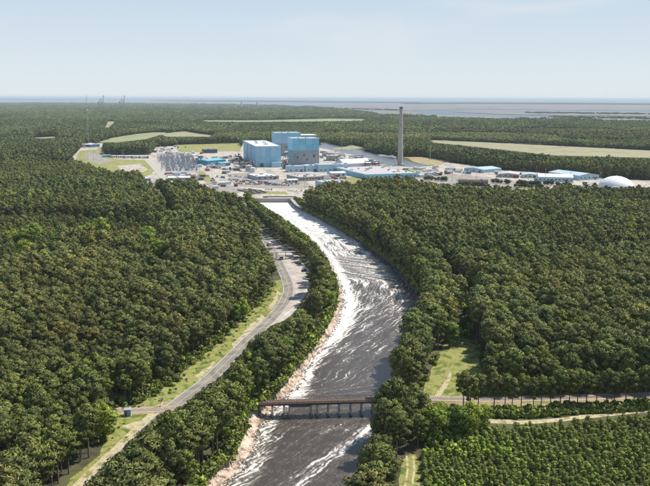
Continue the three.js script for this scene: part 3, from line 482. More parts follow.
building('canteen', 'small bright white roofed building among cars beside tan roofed building', [-50.8, -1090.2], [-37.4, -1095.9], 14, 4, { wall: MAT.whiteMetal, roof: MAT.whiteRoof, gable: 1.4, windows: 3 });
building('records_building', 'grey blue building with pale roof against the treetops', [2.3, -1007.6], [33.1, -1022.1], 36, 8.5, { wall: mat([0.40, 0.48, 0.58], 0.6), roof: MAT.blueRoof, windows: 6 });
building('small_annex', 'small white and blue building with rounded roof beside a lawn', [9.4, -1182.3], [31.0, -1192.3], 16, 5, { wall: paleBlue[1], roof: MAT.whiteRoof, gable: 2.2, windows: 3 });
building('diesel_building', 'brownish grey concrete block right of the reactor buildings', [3.2, -1487.6], [24.5, -1488.5], 34, 9, { wall: MAT.concreteDark, roof: MAT.tanRoof, windows: 2 });
building('screen_house', 'tan concrete intake structure beside the intake canal', [-6.6, -1606.0], [17.3, -1590.5], 40, 7, { wall: MAT.tanRoof, roof: MAT.tanRoof, windows: 0 });
building('teal_warehouse', 'low turquoise warehouse beside the switchyard', [-203.3, -1389.0], [-178.3, -1424.6], 34, 6.5, { wall: mat([0.06, 0.24, 0.33], 0.6), roof: mat([0.14, 0.36, 0.45], 0.6), windows: 3, gable: 2.4 });
building('relay_house', 'dark navy shed standing against the green lawn', [-252.8, -1681.8], [-227.8, -1695.4], 16, 7, { wall: mat([0.06, 0.09, 0.14], 0.6), roof: mat([0.12, 0.16, 0.22], 0.6), windows: 0 });
building('blue_shed', 'small bright blue shed behind the long car park', [-176.7, -1357.2], [-164.7, -1369.9], 16, 5, { wall: mat([0.04, 0.28, 0.46], 0.5), roof: mat([0.10, 0.32, 0.44], 0.5), gable: 1.8, windows: 1 });
building('warehouse', 'blue roofed warehouse beside the berm and dark woods', [222.4, -1282.1], [247.6, -1251.9], 44, 5, { wall: paleBlue[0], roof: mat([0.36, 0.46, 0.54], 0.45), gable: 2.6, windows: 3 });
building('warehouse', 'grey roofed warehouse behind the row of car park trees', [255.3, -1184.8], [284.9, -1176.8], 38, 4.6, { wall: MAT.steel, roof: MAT.tanRoof, gable: 2.2, windows: 4 });
building('warehouse', 'narrow pale warehouse next to the longest warehouse', [291.4, -1177.0], [311.4, -1174.7], 24, 4.6, { wall: MAT.whiteMetal, roof: MAT.blueRoof, gable: 1.8, windows: 3 });
building('warehouse', 'longest pale blue warehouse with white roof, many windows', [300.6, -1125.7], [346.6, -1116.4], 46, 6.4, { wall: paleBlue[1], roof: MAT.whiteRoof, gable: 3, windows: 9 });
building('warehouse', 'pale blue warehouse with white roof between longest warehouse and dome', [363.8, -1144.5], [397.6, -1160.0], 66, 6.4, { wall: paleBlue[0], roof: MAT.blueRoof, gable: 3, windows: 5 });
building('gate_building', 'flat dark roofed canopy building facing the parked cars', [181.4, -1089.9], [221.1, -1083.5], 16, 4.4, { wall: MAT.concreteDark, roof: MAT.rust, windows: 9, trim: MAT.rust });
building('white_barn', 'white building with red cladding at the far clearing', [-571.7, -1870.7], [-554.7, -1879.4], 26, 5, { wall: MAT.red, roof: MAT.whiteRoof, gable: 2.5, windows: 1 });
building('white_barn', 'white building with blue cladding at the far clearing', [-545.6, -1872.2], [-529.2, -1888.6], 26, 6, { wall: mat([0.12, 0.24, 0.42], 0.6), roof: MAT.whiteRoof, gable: 2.5, windows: 2 });
building('site_office', 'long white portable office with blue front beside the tree clump', [-430.4, -1553.5], [-415.6, -1559.5], 12, 4, { wall: mat([0.26, 0.48, 0.66], 0.6), roof: MAT.whiteRoof, windows: 4 });
for (const q of [[[-408.6, -1544.0], [-401.2, -1549.6]], [[-394.9, -1539.5], [-385.8, -1545.1]], [[-380.2, -1535.0], [-369.3, -1540.7]], [[-364.2, -1530.6], [-352.9, -1536.2]], [[-348.0, -1531.3], [-337.8, -1536.9]]]) building('portable_cabin', 'white portable cabin in the row beside the switchyard road', q[0], q[1], 10, 3.6, { wall: MAT.whiteMetal, roof: MAT.whiteRoof, windows: 2, units: 0, group: 'portable cabins in a row' });
for (const q of [[[-356.5, -1701.5], [-346.5, -1714.7]], [[-352.1, -1760.4], [-340.8, -1774.6]], [[-312.4, -1642.8], [-298.5, -1661.3]], [[-284.3, -1615.2], [-273.2, -1633.0]], [[-257.5, -1561.6], [-248.4, -1578.1]]]) building('control_shed', 'small white equipment shed at the rear of the switchyard', q[0], q[1], 14, 4.2, { wall: MAT.whiteMetal, roof: MAT.whiteRoof, windows: 1, units: 1, group: 'equipment sheds behind the switchyard' });
building('flat_roof_depot', 'low depot with large white roof between switchyard and trees', [-220.0, -1116.7], [-188.9, -1123.2], 30, 3.6, { wall: MAT.concrete, roof: MAT.whiteRoof, windows: 3 });
building('roadside_depot', 'small white roofed depot beside the concrete access road', [-255.6, -1107.3], [-243.0, -1113.2], 24, 3.6, { wall: MAT.steel, roof: MAT.whiteRoof, windows: 1 });
{ // dome
  const p = [379.5, -1028.0], d = thing('dome', 'large smooth white dome behind dark shrubs', 'dome', p[0], 0.2, p[1] - 14), r = 22.5, pts = [];
  for (let k = 0; k <= 20; k++) { const a = k / 20 * Math.PI / 2; pts.push(new THREE.Vector2(r * Math.cos(a), 16 * Math.sin(a))); }
  mesh('shell', new THREE.LatheGeometry(pts, 48), mat([0.66, 0.66, 0.67], 0.6), d); mesh('ring_base', cyl(r + 0.5, r + 0.5, 0.8, 0, 0, 0, 48), MAT.concrete, d); mesh('vestibule', box(6, 4.6, 4, -8, 2.3, r - 1.2), MAT.whiteMetal, d); mesh('door', box(3.4, 3.6, 0.2, -8, 1.8, r + 0.9), MAT.darkSteel, d); mesh('vent', cyl(1, 0.8, 1.2, 0, 15.8, 0, 12), MAT.steel, d);
}
{ // gantry crane over the intake
  const a = [96.3, -1409.9], b = [118.5, -1369.1], f = frame(a, b), g = thing('gantry_crane', 'white steel gantry crane straddling the intake canal edge', 'crane', f.x, 0.2, f.z, f.th), w = f.w, h = 15;
  for (const [x, z] of [[-w / 2, -3], [-w / 2, 3], [w / 2, -3], [w / 2, 3]]) mesh('leg', bar([x, 0, z * 1.4], [x, h, z * 0.5], 0.75, 6), MAT.whiteMetal, g);
  mesh('beam', box(w + 6, 2.2, 3.2, 0, h + 0.9, 0), MAT.whiteMetal, g); mesh('trolley', box(4, 1.8, 3.6, w * 0.3, h + 2.9, 0), MAT.steel, g); for (const s of [-1, 1]) mesh('sill_beam', box(1.4, 1.2, 10, s * w / 2, 0.6, 0), MAT.steel, g);
}

// ---------------------------------------------------------------- switchyard, transformers, masts and clutter
{
  const r = rngOf(77);
  const W = 12, Hh = 9;
  function gantry(x, z, turn) {
    const g = thing('switchyard_gantry', 'grey steel lattice gantry in the switchyard', 'gantry', x, 0.26, z, turn, 'steel gantries in the switchyard');
    for (const s of [-1, 1]) mesh('leg', gLeg, MAT.steel, g).position.x = s * W / 2;
    mesh('beam', gBeam, MAT.steel, g).position.y = Hh - 1.4; for (const k of [-1, 0, 1]) mesh('insulator', gIns, MAT.concreteDark, g).position.set(k * 4, Hh - 4.2, 0); return g;
  }
  const gLeg = merge([bar([-1, 0, 0.6], [0, Hh, 0.2], 0.16, 4), bar([1, 0, 0.6], [0, Hh, 0.2], 0.16, 4), bar([-1, 0, -0.6], [0, Hh, -0.2], 0.16, 4), bar([1, 0, -0.6], [0, Hh, -0.2], 0.16, 4), bar([-0.8, 3, 0.5], [0.6, 6, 0.4], 0.1, 4), bar([0.6, 6, 0.4], [-0.4, 9, 0.3], 0.1, 4)]);
  const gBeam = merge([box(W, 0.3, 0.3, 0, 0.7, 0.5), box(W, 0.3, 0.3, 0, 0.7, -0.5), box(W, 0.3, 0.3, 0, -0.6, 0), ...[...Array(7).keys()].map(k => bar([-W / 2 + k * 2, -0.6, 0], [-W / 2 + k * 2 + 1, 0.7, 0.5], 0.1, 4))]);
  const gIns = cyl(0.22, 0.22, 2.6, 0, 0, 0, 6), gBus = merge([box(3, 2.4, 2, 0, 1.6, 0), cyl(0.3, 0.2, 3, -0.9, 2.8, 0, 6), cyl(0.3, 0.2, 3, 0, 2.8, 0, 6), cyl(0.3, 0.2, 3, 0.9, 2.8, 0, 6)]);
  const o = [-260.4, -1260.4], ux = [([-207.3, -1273.0][0] - [-260.4, -1260.4][0]) / 6, ([-207.3, -1273.0][1] - [-260.4, -1260.4][1]) / 6], uz = [([-309.3, -1538.2][0] - [-254.2, -1260.7][0]) / 7, ([-309.3, -1538.2][1] - [-254.2, -1260.7][1]) / 7];
  for (let i = 0; i < 7; i++) for (let j = 0; j < 8; j++) {
    const x = o[0] + ux[0] * i + uz[0] * j + (r() - 0.5) * 4, z = o[1] + ux[1] * i + uz[1] * j + (r() - 0.5) * 4;
    if (!inside([x, z], [[-320.9, -1548.1], [-261.5, -1550.8], [-214.0, -1367.9], [-202.4, -1252.2], [-250.6, -1250.5]])) continue;
    gantry(x, z, (j % 2) * 0.1 + 0.2);
    for (let q = 0; q < 2; q++) { const s = mesh('circuit_breaker', gBus, r() < 0.6 ? MAT.steel : MAT.concreteDark); s.position.set(x + (r() - 0.5) * 9, 0.26, z - 5 - r() * 8); s.rotation.y = r() * 0.4; tag(s, 'grey breaker cabinet with insulators under switchyard gantries', 'breaker', 'breaker cabinets in the switchyard'); }
  }
  // big transformers against the turbine hall
  const tr = (p, s) => { const g = thing('transformer', 'dark grey finned transformer against the turbine hall', 'transformer', p[0], 0.2, p[1], YAW + 1.57, 'transformers along the turbine hall'); mesh('tank', box(8 * s, 6 * s, 5 * s, 0, 3 * s, 0), MAT.darkSteel, g); for (const k of [-1, 1]) mesh('radiator', box(6.5 * s, 4.6 * s, 1.2 * s, 0, 2.8 * s, k * 3.4 * s), MAT.concreteDark, g); for (const k of [-2, 0, 2]) mesh('bushing', cyl(0.35 * s, 0.2 * s, 3.4 * s, k * s, 6 * s, 0, 7), MAT.rust, g); mesh('conservator', bar([-3 * s, 7.6 * s, 1.5 * s], [3 * s, 7.6 * s, 1.5 * s], 0.8 * s, 9), MAT.steel, g); };
  for (const p of [[-118.7, -1305.4], [-126.2, -1331.6], [-134.2, -1363.0], [-141.9, -1391.6], [-149.9, -1425.8], [-159.4, -1471.0], [-64.5, -1315.0], [-69.5, -1361.5]]) tr(p, 1.25 + r() * 0.4);
  const fr = (p, w, h, turn) => { const g = thing('pipe_rack', 'dark steel pipe rack crowded against the station walls', 'pipe rack', p[0], 0.2, p[1], turn, 'pipe racks around the station'); for (const x of [-w / 2, 0, w / 2]) for (const z of [-2, 2]) mesh('post', box(0.5, h, 0.5, x, h / 2, z), MAT.darkSteel, g); for (const y of [h * 0.55, h]) { mesh('beam', box(w + 0.6, 0.5, 5, 0, y, 0), MAT.darkSteel, g); for (const z of [-1.4, 0, 1.4]) mesh('pipe', bar([-w / 2 - 2, y + 0.8, z], [w / 2 + 2, y + 0.8, z], 0.5, 7), r() < 0.5 ? MAT.steel : MAT.rust, g); } };
  fr([-68.0, -1373.8], 22, 11, 1.3); fr([-130.7, -1320.0], 26, 9, 1.0); fr([-71.8, -1484.3], 30, 16, 1.4); fr([80.0, -1371.6], 24, 8, 0.1); fr([58.0, -1514.4], 26, 7, 0.4); fr([28.0, -1528.0], 18, 8, 0.2); fr([-163.3, -1434.1], 22, 8, 0.9);
  const tankAt = (p, rr, h, m, label) => { const g = thing('storage_tank', label, 'tank', p[0], 0.2, p[1], 0, 'storage tanks'); mesh('shell', cyl(rr, rr, h, 0, 0, 0, 24), m, g); mesh('top', new THREE.ConeGeometry(rr * 1.01, rr * 0.25, 24).translate(0, h + rr * 0.125, 0), m, g); mesh('ladder', box(0.5, h, 0.3, 0, h / 2, rr + 0.1), MAT.steel, g); };
  tankAt([-121.0, -1269.2], 5.5, 9, MAT.steel, 'grey cylindrical storage tank below the turbine hall'); tankAt([-113.1, -1252.1], 4.5, 7, MAT.whiteMetal, 'white cylindrical storage tank below the turbine hall'); tankAt([31.0, -1488.8], 5, 7, MAT.whiteMetal, 'white cylindrical tank right of the reactor buildings'); tankAt([46.8, -1456.7], 4, 8, MAT.steel, 'grey cylindrical tank behind the white fabric building');
  // containers, trailers and plant scattered over the yard
  const cols = [MAT.whiteMetal, MAT.steel, MAT.rust, mat([0.06, 0.22, 0.36], 0.6), mat([0.32, 0.28, 0.22], 0.7), mat([0.42, 0.12, 0.08], 0.6), MAT.darkSteel], cn = ['white', 'grey', 'rust brown', 'blue', 'tan', 'red', 'dark'];
  const cg = [box(6, 2.6, 2.5, 0, 1.3, 0), box(12, 2.9, 2.6, 0, 1.75, 0), box(9, 3.6, 6, 0, 1.8, 0)], zones = [
    [[[-250.0, -1551.4], [-179.0, -1609.0], [-124.9, -1294.1], [-148.0, -1192.2], [-202.1, -1291.2]], 74], [[[8.8, -1487.8], [86.9, -1491.3], [90.9, -1380.2], [26.5, -1442.2]], 34], [[[128.3, -1303.8], [208.8, -1385.0], [224.1, -1237.6], [139.0, -1171.7]], 48], [[[-185.4, -1222.7], [-144.3, -1162.0], [-110.3, -1031.6], [-140.7, -1007.8]], 12], [[[-4.8, -1197.2], [30.4, -1168.0], [6.5, -1071.6], [-12.5, -1083.7]], 16], [[[-255.6, -1236.7], [-194.1, -1239.0], [-163.1, -1091.8], [-225.3, -1159.2]], 20], [[[262.2, -1273.0], [322.9, -1224.8], [303.9, -1162.6], [251.5, -1190.8]], 18], [[[-609.0, -1965.1], [-541.7, -1969.1], [-510.2, -1836.6], [-557.6, -1812.1]], 8], [[[335.9, -1094.9], [383.1, -1096.4], [345.1, -1000.2], [320.3, -1021.6]], 8], [[[-393.0, -1912.0], [-296.4, -1901.7], [-242.7, -1605.9], [-316.6, -1574.9]], 14], [[[-79.2, -1802.3], [-7.5, -1806.1], [17.0, -1563.7], [-47.6, -1509.7]], 8]];
  for (const [poly, n] of zones) {
    const xs = poly.map(p => p[0]), zs = poly.map(p => p[1]), x0 = Math.min(...xs), x1 = Math.max(...xs), z0 = Math.min(...zs), z1 = Math.max(...zs);
    for (let k = 0, guard = 0; k < n && guard < 4000; guard++) {
      const p = [lerp(x0, x1, r()), lerp(z0, z1, r())]; if (!inside(p, poly)) continue; k++;
      const c = r() < 0.4 ? 0 : Math.floor(r() * cols.length), gi = Math.floor(r() * 3);
      const g = thing('storage_container', `${cn[c]} ${['short storage container', 'long box trailer', 'boxy equipment cabin'][gi]} standing in the station yard`, 'container', p[0], 0.4, p[1], Math.floor(r() * 2) * 1.57 + YAW + (r() - 0.5) * 0.2, `${cn[c]} ${['short containers', 'long trailers', 'equipment cabins'][gi]} in the yard`);
      mesh('body', cg[gi], cols[c], g); const [w, h, d] = [[6, 2.6, 2.5], [12, 3.2, 2.6], [9, 3.6, 6]][gi];
      mesh('door', box(0.12, h * 0.75, d * 0.8, w / 2 + 0.02, h * 0.5 + (gi === 1 ? 0.3 : 0), 0), c === 1 ? MAT.darkSteel : MAT.steel, g); if (gi === 1) for (const wx of [-4, 4]) mesh('axle', box(1.8, 0.6, 2.3, wx, 0.05, 0), MAT.darkSteel, g);
    }
  }
  // light and line poles
  const poleG = cyl(0.28, 0.16, 18, 0, 0, 0, 6), armG = box(3.4, 0.3, 0.5, 0, 17.9, 0);
  for (const p of [[-77.6, -1081.6], [-111.2, -1120.3], [-43.5, -1045.5], [-137.2, -1092.6], [-168.8, -1191.4], [150.0, -1143.0], [175.2, -1102.8], [201.5, -1065.3], [233.7, -1066.3], [265.4, -1043.1], [308.6, -1120.5], [6.7, -1110.6], [-25.9, -1022.6], [-140.4, -1258.0], [-177.5, -1132.0], [-208.8, -1190.0], [-441.5, -1492.1], [-417.2, -1445.9], [-377.1, -1495.0], [-427.2, -1401.0], [368.9, -1070.5], [328.2, -1069.3], [69.4, -1514.9], [57.9, -1741.8]]) { const g = thing('light_pole', 'tall slender steel light pole in the station yard', 'light pole', p[0], 0.3, p[1], 0.4, 'light poles around the yard'); mesh('post', poleG, MAT.steel, g); mesh('lamp_arm', armG, MAT.steel, g); }
  for (const p of [[69.8, -1444.0], [36.6, -1808.5], [276.8, -1452.8], [196.6, -1505.8], [229.1, -1522.0], [245.9, -1474.5]]) { const g = thing('power_pole', 'very tall grey power pole behind the station', 'pole', p[0], 0.3, p[1], 0.2, 'tall power poles behind the station'); mesh('post', cyl(0.55, 0.3, 27, 0, 0, 0, 6), MAT.steel, g); mesh('cross_arm', box(7, 0.4, 0.4, 0, 25, 0), MAT.steel, g); }
  { // guyed mast
    const p = [-550.2, -1871.9], g = thing('radio_mast', 'very tall thin lattice radio mast at the far clearing', 'mast', p[0], 0.2, p[1]), h = 120, bars = [];
    for (const [x, z] of [[0.9, 0.5], [-0.9, 0.5], [0, -1]]) mesh('leg', bar([x, 0, z], [x, h, z], 0.11, 4), MAT.steel, g);
    for (let k = 0; k < 30; k++) { const y = k * 4; bars.push(bar([0.9, y, 0.5], [-0.9, y + 4, 0.5], 0.08, 3), bar([-0.9, y, 0.5], [0, y + 4, -1], 0.08, 3), bar([0, y, -1], [0.9, y + 4, 0.5], 0.08, 3)); }
    mesh('lattice', merge(bars), MAT.steel, g).userData.kind = 'stuff'; mesh('dish_platform', cyl(2.4, 2.4, 3, 0, 84, 0, 8), MAT.whiteMetal, g);
    for (const a of [0.3, 2.4, 4.5]) for (const y of [60, 112]) mesh('guy_wire', bar([0, y, 0], [Math.cos(a) * 60, 0, Math.sin(a) * 60], 0.05, 3), MAT.steel, g);
  }
}
{ // port cranes and tanks across the river
  for (const [p, h] of [[[-1982.1, -7143.0], 62], [[-1806.8, -7181.8], 62]]) {
    const g = thing('port_crane', 'tall dark ship to shore port crane on the far river', 'crane', p[0], 2, p[1], 1.35, 'port cranes on the far river');
    const s = 1.3; g.scale.setScalar(s);
    for (const [x, z] of [[-12, -9], [12, -9], [-12, 9], [12, 9]]) mesh('leg', bar([x, 0, z], [x * 0.8, 52, z], 1.1, 5), MAT.darkSteel, g);
    mesh('girder', box(74, 2.4, 6, 6, 52, 0), MAT.darkSteel, g); mesh('raised_boom', bar([40, 52, 0], [56, 100, 0], 2, 5), MAT.darkSteel, g); mesh('apex_frame', bar([-8, 52, 0], [10, 78, 0], 1.6, 5), MAT.darkSteel, g); mesh('apex_frame', bar([30, 52, 0], [10, 78, 0], 1.6, 5), MAT.darkSteel, g); mesh('forestay', bar([10, 78, 0], [56, 100, 0], 0.9, 4), MAT.darkSteel, g); mesh('machine_house', box(12, 6, 7, -18, 56, 0), MAT.concreteDark, g);
  }
  for (const p of [[-953.0, -9218.7], [-777.5, -9267.2]]) { const g = thing('lighthouse', 'pale round tower standing at the far river', 'tower', p[0], 2, p[1], 0, 'pale towers at the far river'); g.scale.setScalar(1.3); mesh('shaft', cyl(9, 5.5, 50, 0, 0, 0, 16), MAT.tanRoof, g); mesh('head', cyl(7.5, 7.5, 12, 0, 50, 0, 16), MAT.whiteMetal, g); mesh('plinth', box(44, 12, 30, 0, 6, 0), MAT.whiteMetal, g); }
  for (const [p, w] of [[[-4174.0, -15441.5], 130], [[1271.0, -18931.3], 60]]) { const g = thing('far_shed', w > 100 ? 'long pale quay shed beside the far port cranes' : 'small pale shed on the far marsh shore', 'building', p[0], 3, p[1]); mesh('wall', box(w, 10, 40, 0, 5, 0), MAT.whiteMetal, g); mesh('roof', box(w + 4, 2, 44, 0, 11, 0), MAT.tanRoof, g); }
}

// ---------------------------------------------------------------- checkpoint on the plant road
{
  const c = [-31.9, -568.8], a = 0.2, g = thing('checkpoint_canopy', 'flat grey canopy on posts spanning the lanes at the checkpoint', 'canopy', c[0], 0.13, c[1], a);
  mesh('roof', box(21, 0.3, 2.4, 0, 5.1, 0), MAT.concrete, g); mesh('fascia', box(21.2, 0.4, 0.16, 0, 5.05, 1.3), MAT.concreteDark, g); for (const x of [-10, -3.4, 3.4, 10]) mesh('post', box(0.45, 4.9, 0.45, x, 2.45, 0), MAT.concreteDark, g);
  const gb = thing('sign_gantry', 'thin grey overhead sign gantry behind the checkpoint canopy', 'gantry', c[0] - 3, 0.13, c[1] - 13, a); for (const x of [-11, 11]) mesh('post', cyl(0.2, 0.2, 5.6, x, 0, 0, 8), MAT.steel, gb); mesh('beam', box(23, 0.5, 0.5, 0, 5.6, 0), MAT.steel, gb); for (const x of [-6, 0.5, 6]) mesh('sign_board', box(4, 1.3, 0.12, x, 5.3, 0.35), MAT.concreteDark, gb);
  for (const [p, n] of [[[-31.4, -566.6], 'left'], [[-20.9, -567.5], 'right']]) {
    const b = thing('guard_booth', n === 'left' ? 'small guard booth under the canopy between the lanes' : 'small guard booth beside the tree strip at the lane edge', 'booth', p[0], 0.14, p[1], a);
    mesh('wall', box(2.4, 1.2, 3.2, 0, 0.6, 0), MAT.concreteDark, b); mesh('window_band', box(2.3, 1.1, 3.1, 0, 1.75, 0), MAT.glass, b); mesh('roof', box(3.4, 0.25, 4.2, 0, 2.45, 0), MAT.concrete, b);
    const r = thing('barrier_gate', n === 'left' ? 'red and white barrier arm beside the canopy booth' : 'red and white barrier arm beside the lane edge booth', 'barrier', p[0] - 2.2, 0.14, p[1] + 3.2, a); mesh('cabinet', box(0.6, 1.1, 0.6, 0, 0.55, 0), MAT.paintY, r); for (let k = 0; k < 4; k++) mesh('arm_section', box(1.1, 0.14, 0.1, -0.9 - k * 1.1, 1, 0), k % 2 ? MAT.red : MAT.paintW, r);
  }
}

// ---------------------------------------------------------------- vehicles
const paints = [['white', [0.75, 0.75, 0.74]], ['silver', [0.42, 0.43, 0.45]], ['black', [0.02, 0.02, 0.022]], ['dark grey', [0.09, 0.095, 0.10]], ['red', [0.30, 0.03, 0.03]], ['blue', [0.04, 0.10, 0.26]]].map(([n, c]) => [n, mat(c, 0.3)]);
function carBody(w, prof) { const s = new THREE.Shape(prof.map(p => new THREE.Vector2(...p))), g = new THREE.ExtrudeGeometry(s, { depth: w - 0.2, bevelEnabled: true, bevelSize: 0.1, bevelThickness: 0.1, bevelSegments: 1 }); g.translate(0, 0, -(w - 0.2) / 2); return g; }
const bodyG = carBody(1.8, [[-2.2, 0.35], [2.2, 0.35], [2.25, 0.75], [1.1, 0.98], [-2.0, 1.0], [-2.25, 0.8]]), cabinG = carBody(1.62, [[-1.85, 0.95], [1.05, 0.95], [0.35, 1.42], [-1.3, 1.44]]), roofG = box(1.7, 0.06, 1.45, -0.48, 1.55, 0);
const wheelG = new THREE.CylinderGeometry(0.33, 0.33, 0.24, 10).rotateX(Math.PI / 2), tyre = mat([0.015, 0.015, 0.016], 0.9);
function car(i, label, group, x, y, z, turn, big) {
  const g = thing('parked_car', label, 'car', x, y, z, turn, group); mesh('body', bodyG, paints[i][1], g); mesh('cabin', cabinG, MAT.glass, g); mesh('roof', roofG, paints[i][1], g);
  if (big) for (const [wx, wz] of [[-1.4, -0.82], [1.4, -0.82], [-1.4, 0.82], [1.4, 0.82]]) mesh('wheel', wheelG, tyre, g).position.set(wx, 0.33, wz);
  return g;
}
{
  const r = rngOf(91);
  const rowsOf = [ // start, end of each line of bays, and share of bays filled
    [[-148.0, -1192.2], [-106.0, -1155.9], 0.75, 0], [[-136.6, -1133.4], [-78.5, -1094.5], 0.9, 0], [[-132.3, -1108.7], [-55.3, -1069.6], 0.9, 0], [[-123.2, -1077.6], [-46.7, -1057.5], 0.9, 0], [[-91.3, -1083.7], [-31.3, -1075.4], 0.8, 0], [[-80.1, -1009.6], [-66.0, -1007.8], 0.8, 0],
    [[134.2, -1208.5], [159.5, -1193.7], 0.7, 1], [[131.8, -1134.0], [182.9, -1116.4], 0.6, 1], [[133.0, -1096.1], [252.0, -1031.0], 0.72, 1], [[152.1, -1056.4], [223.5, -1018.7], 0.7, 1], [[180.3, -1135.6], [216.7, -1117.5], 0.4, 1], [[258.2, -1079.6], [293.8, -1051.1], 0.75, 1], [[-33.0, -1045.8], [-9.4, -1037.0], 0.6, 0], [[-36.6, -999.8], [-16.4, -989.6], 0.45, 0], [[-148.7, -1066.6], [-130.6, -1050.0], 0.35, 0], [[310.7, -1073.7], [343.3, -1057.5], 0.5, 1],
  ];
  for (const [a, b, fill, side] of rowsOf) {
    const L = Math.hypot(b[0] - a[0], b[1] - a[1]), n = Math.floor(L / 3.1), th = Math.atan2(-(b[1] - a[1]), b[0] - a[0]) + Math.PI / 2;
    for (let k = 0; k < n; k++) { if (r() > fill) continue; const i = Math.min(5, Math.floor(Math.pow(r(), 0.95) * 6)); car(i, `small ${paints[i][0]} car parked in the ${side ? 'tree lined car park near the warehouses' : 'crowded car park below the turbine hall'}`, `${paints[i][0]} cars in the ${side ? 'tree lined' : 'crowded'} car park`, lerp(a[0], b[0], (k + 0.5) / n), 0.42, lerp(a[1], b[1], (k + 0.5) / n), th + (r() < 0.5 ? 0 : Math.PI)); }
  }
  for (const [p, i, l, t] of [[[-18.9, -551.3], 3, 'dark grey car parked beside the tree strip nearest the checkpoint', 2.4], [[-13.7, -526.9], 2, 'black car parked between grey and white cars beside the tree strip', 2.5], [[-11.8, -502.8], 0, 'white car parked beside the tree strip past the black car', 2.6]]) car(i, l, null, p[0], 0.12, p[1], t, true);
  // van on the plant road
  const p = [-44.0, -623.0], v = thing('delivery_van', 'white van on the plant road beyond the checkpoint', 'van', p[0], 0.14, p[1], 1.95);
  mesh('body', carBody(2.1, [[-3, 0.45], [3, 0.45], [3.05, 1.15], [2.2, 1.35], [1.5, 2.3], [-3, 2.4]]), paints[0][1], v);
  { const w = box(0.08, 1.05, 1.7); w.rotateZ(0.64); w.translate(1.98, 1.86, 0); mesh('windscreen', w, MAT.glass, v); } for (const z of [-1.08, 1.08]) mesh('side_window', box(1, 0.55, 0.06, 0.9, 1.75, z), MAT.glass, v); mesh('rear_door', box(0.06, 1.6, 1.8, -3.12, 1.4, 0), MAT.whiteMetal, v);
  for (const [wx, wz] of [[-1.9, -0.95], [1.9, -0.95], [-1.9, 0.95], [1.9, 0.95]]) { const w = mesh('wheel', wheelG, tyre, v); w.position.set(wx, 0.4, wz); w.scale.setScalar(1.2); }
}

// ---------------------------------------------------------------- vegetation
// A crown is a cluster of clumps; each clump is a rough core wrapped in many small leaf faces.
function crown(seed, o) {
  const r = rngOf(seed), pos = [], nor = [], col = [], idx = [];
  const centre = V(0, (o.h0 + o.h1) / 2, 0), tmp = V(0, 0, 0);
  const face = (vs, n, c) => { const b = pos.length / 3; for (const v of vs) { pos.push(v.x, v.y, v.z); nor.push(n.x, n.y, n.z); col.push(...c); } idx.push(b, b + 1, b + 2); if (vs.length > 3) idx.push(b, b + 2, b + 3); };
  const rnd3 = () => { let v; do v = V(r() * 2 - 1, r() * 2 - 1, r() * 2 - 1); while (v.lengthSq() > 1 || v.lengthSq() < 0.01); return v.normalize(); };
  const ico = new THREE.IcosahedronGeometry(1, o.core || 0), ip = ico.attributes.position;
  for (let k = 0; k < o.clumps; k++) {
    const u = (k + 0.5) / o.clumps, hy = lerp(o.h0, o.h1, o.even ? u : Math.pow(u, 0.8)), pr = o.profile(u) * o.r, cr = o.cr * (0.75 + 0.5 * r()) * (u > 0.9 ? 0.8 : 1), a = k * 2.399 + r() * 0.9, rad = pr * (u > 0.93 ? 0.12 : 0.45 + 0.6 * r());
    const cc = V(Math.cos(a) * rad, hy - cr * 0.3, Math.sin(a) * rad), tone = 0.86 + 0.28 * r();
    for (let f = 0; f < ip.count; f += 3) { // core
      const vs = [0, 1, 2].map(q => { const d = V(ip.getX(f + q), ip.getY(f + q), ip.getZ(f + q)); const kx = cr * o.fill * (0.82 + 0.4 * noise.noise(d.x * 2 + k * 3.3 + seed, d.y * 2, d.z * 2)); return V(cc.x + d.x * kx, cc.y + d.y * kx * 0.8, cc.z + d.z * kx); });
      const n = vs[0].clone().add(vs[1]).add(vs[2]).divideScalar(3).sub(cc).normalize(); face(vs, n, o.c.map(v => v * tone));
    }
    for (let q = 0; q < o.tufts; q++) {
      const d = rnd3(); if (d.y < -0.35) d.y *= -0.5; d.normalize();
      const c = tmp.copy(d).multiplyScalar(cr * (0.72 + 0.42 * r())); c.y *= 0.85; c.add(cc);
      const n = d.clone().multiplyScalar(0.9).add(rnd3().multiplyScalar(0.75)).normalize(), t = rnd3().cross(n).normalize(), b = n.clone().cross(t), wd = o.slim || 0.55, s = o.leaf * (0.6 + 0.8 * r());
      const vs = [c.clone().addScaledVector(t, s), c.clone().addScaledVector(b, s * wd), c.clone().addScaledVector(t, -s), c.clone().addScaledVector(b, -s * wd)];
      const sn = d.clone().multiplyScalar(0.75).add(n.multiplyScalar(0.5)).add(c.clone().sub(centre).divideScalar(o.r * 2.2)).normalize(), w = tone * (0.42 + 1.16 * r());
      face(vs, sn, [o.c[0] * w * (0.92 + 0.2 * r()), o.c[1] * w, o.c[2] * w]);
    }
  }
  const g = new THREE.BufferGeometry();
  g.setAttribute('position', new THREE.Float32BufferAttribute(pos, 3)); g.setAttribute('normal', new THREE.Float32BufferAttribute(nor, 3)); g.setAttribute('color', new THREE.Float32BufferAttribute(col, 3)); g.setIndex(idx); return g;
}
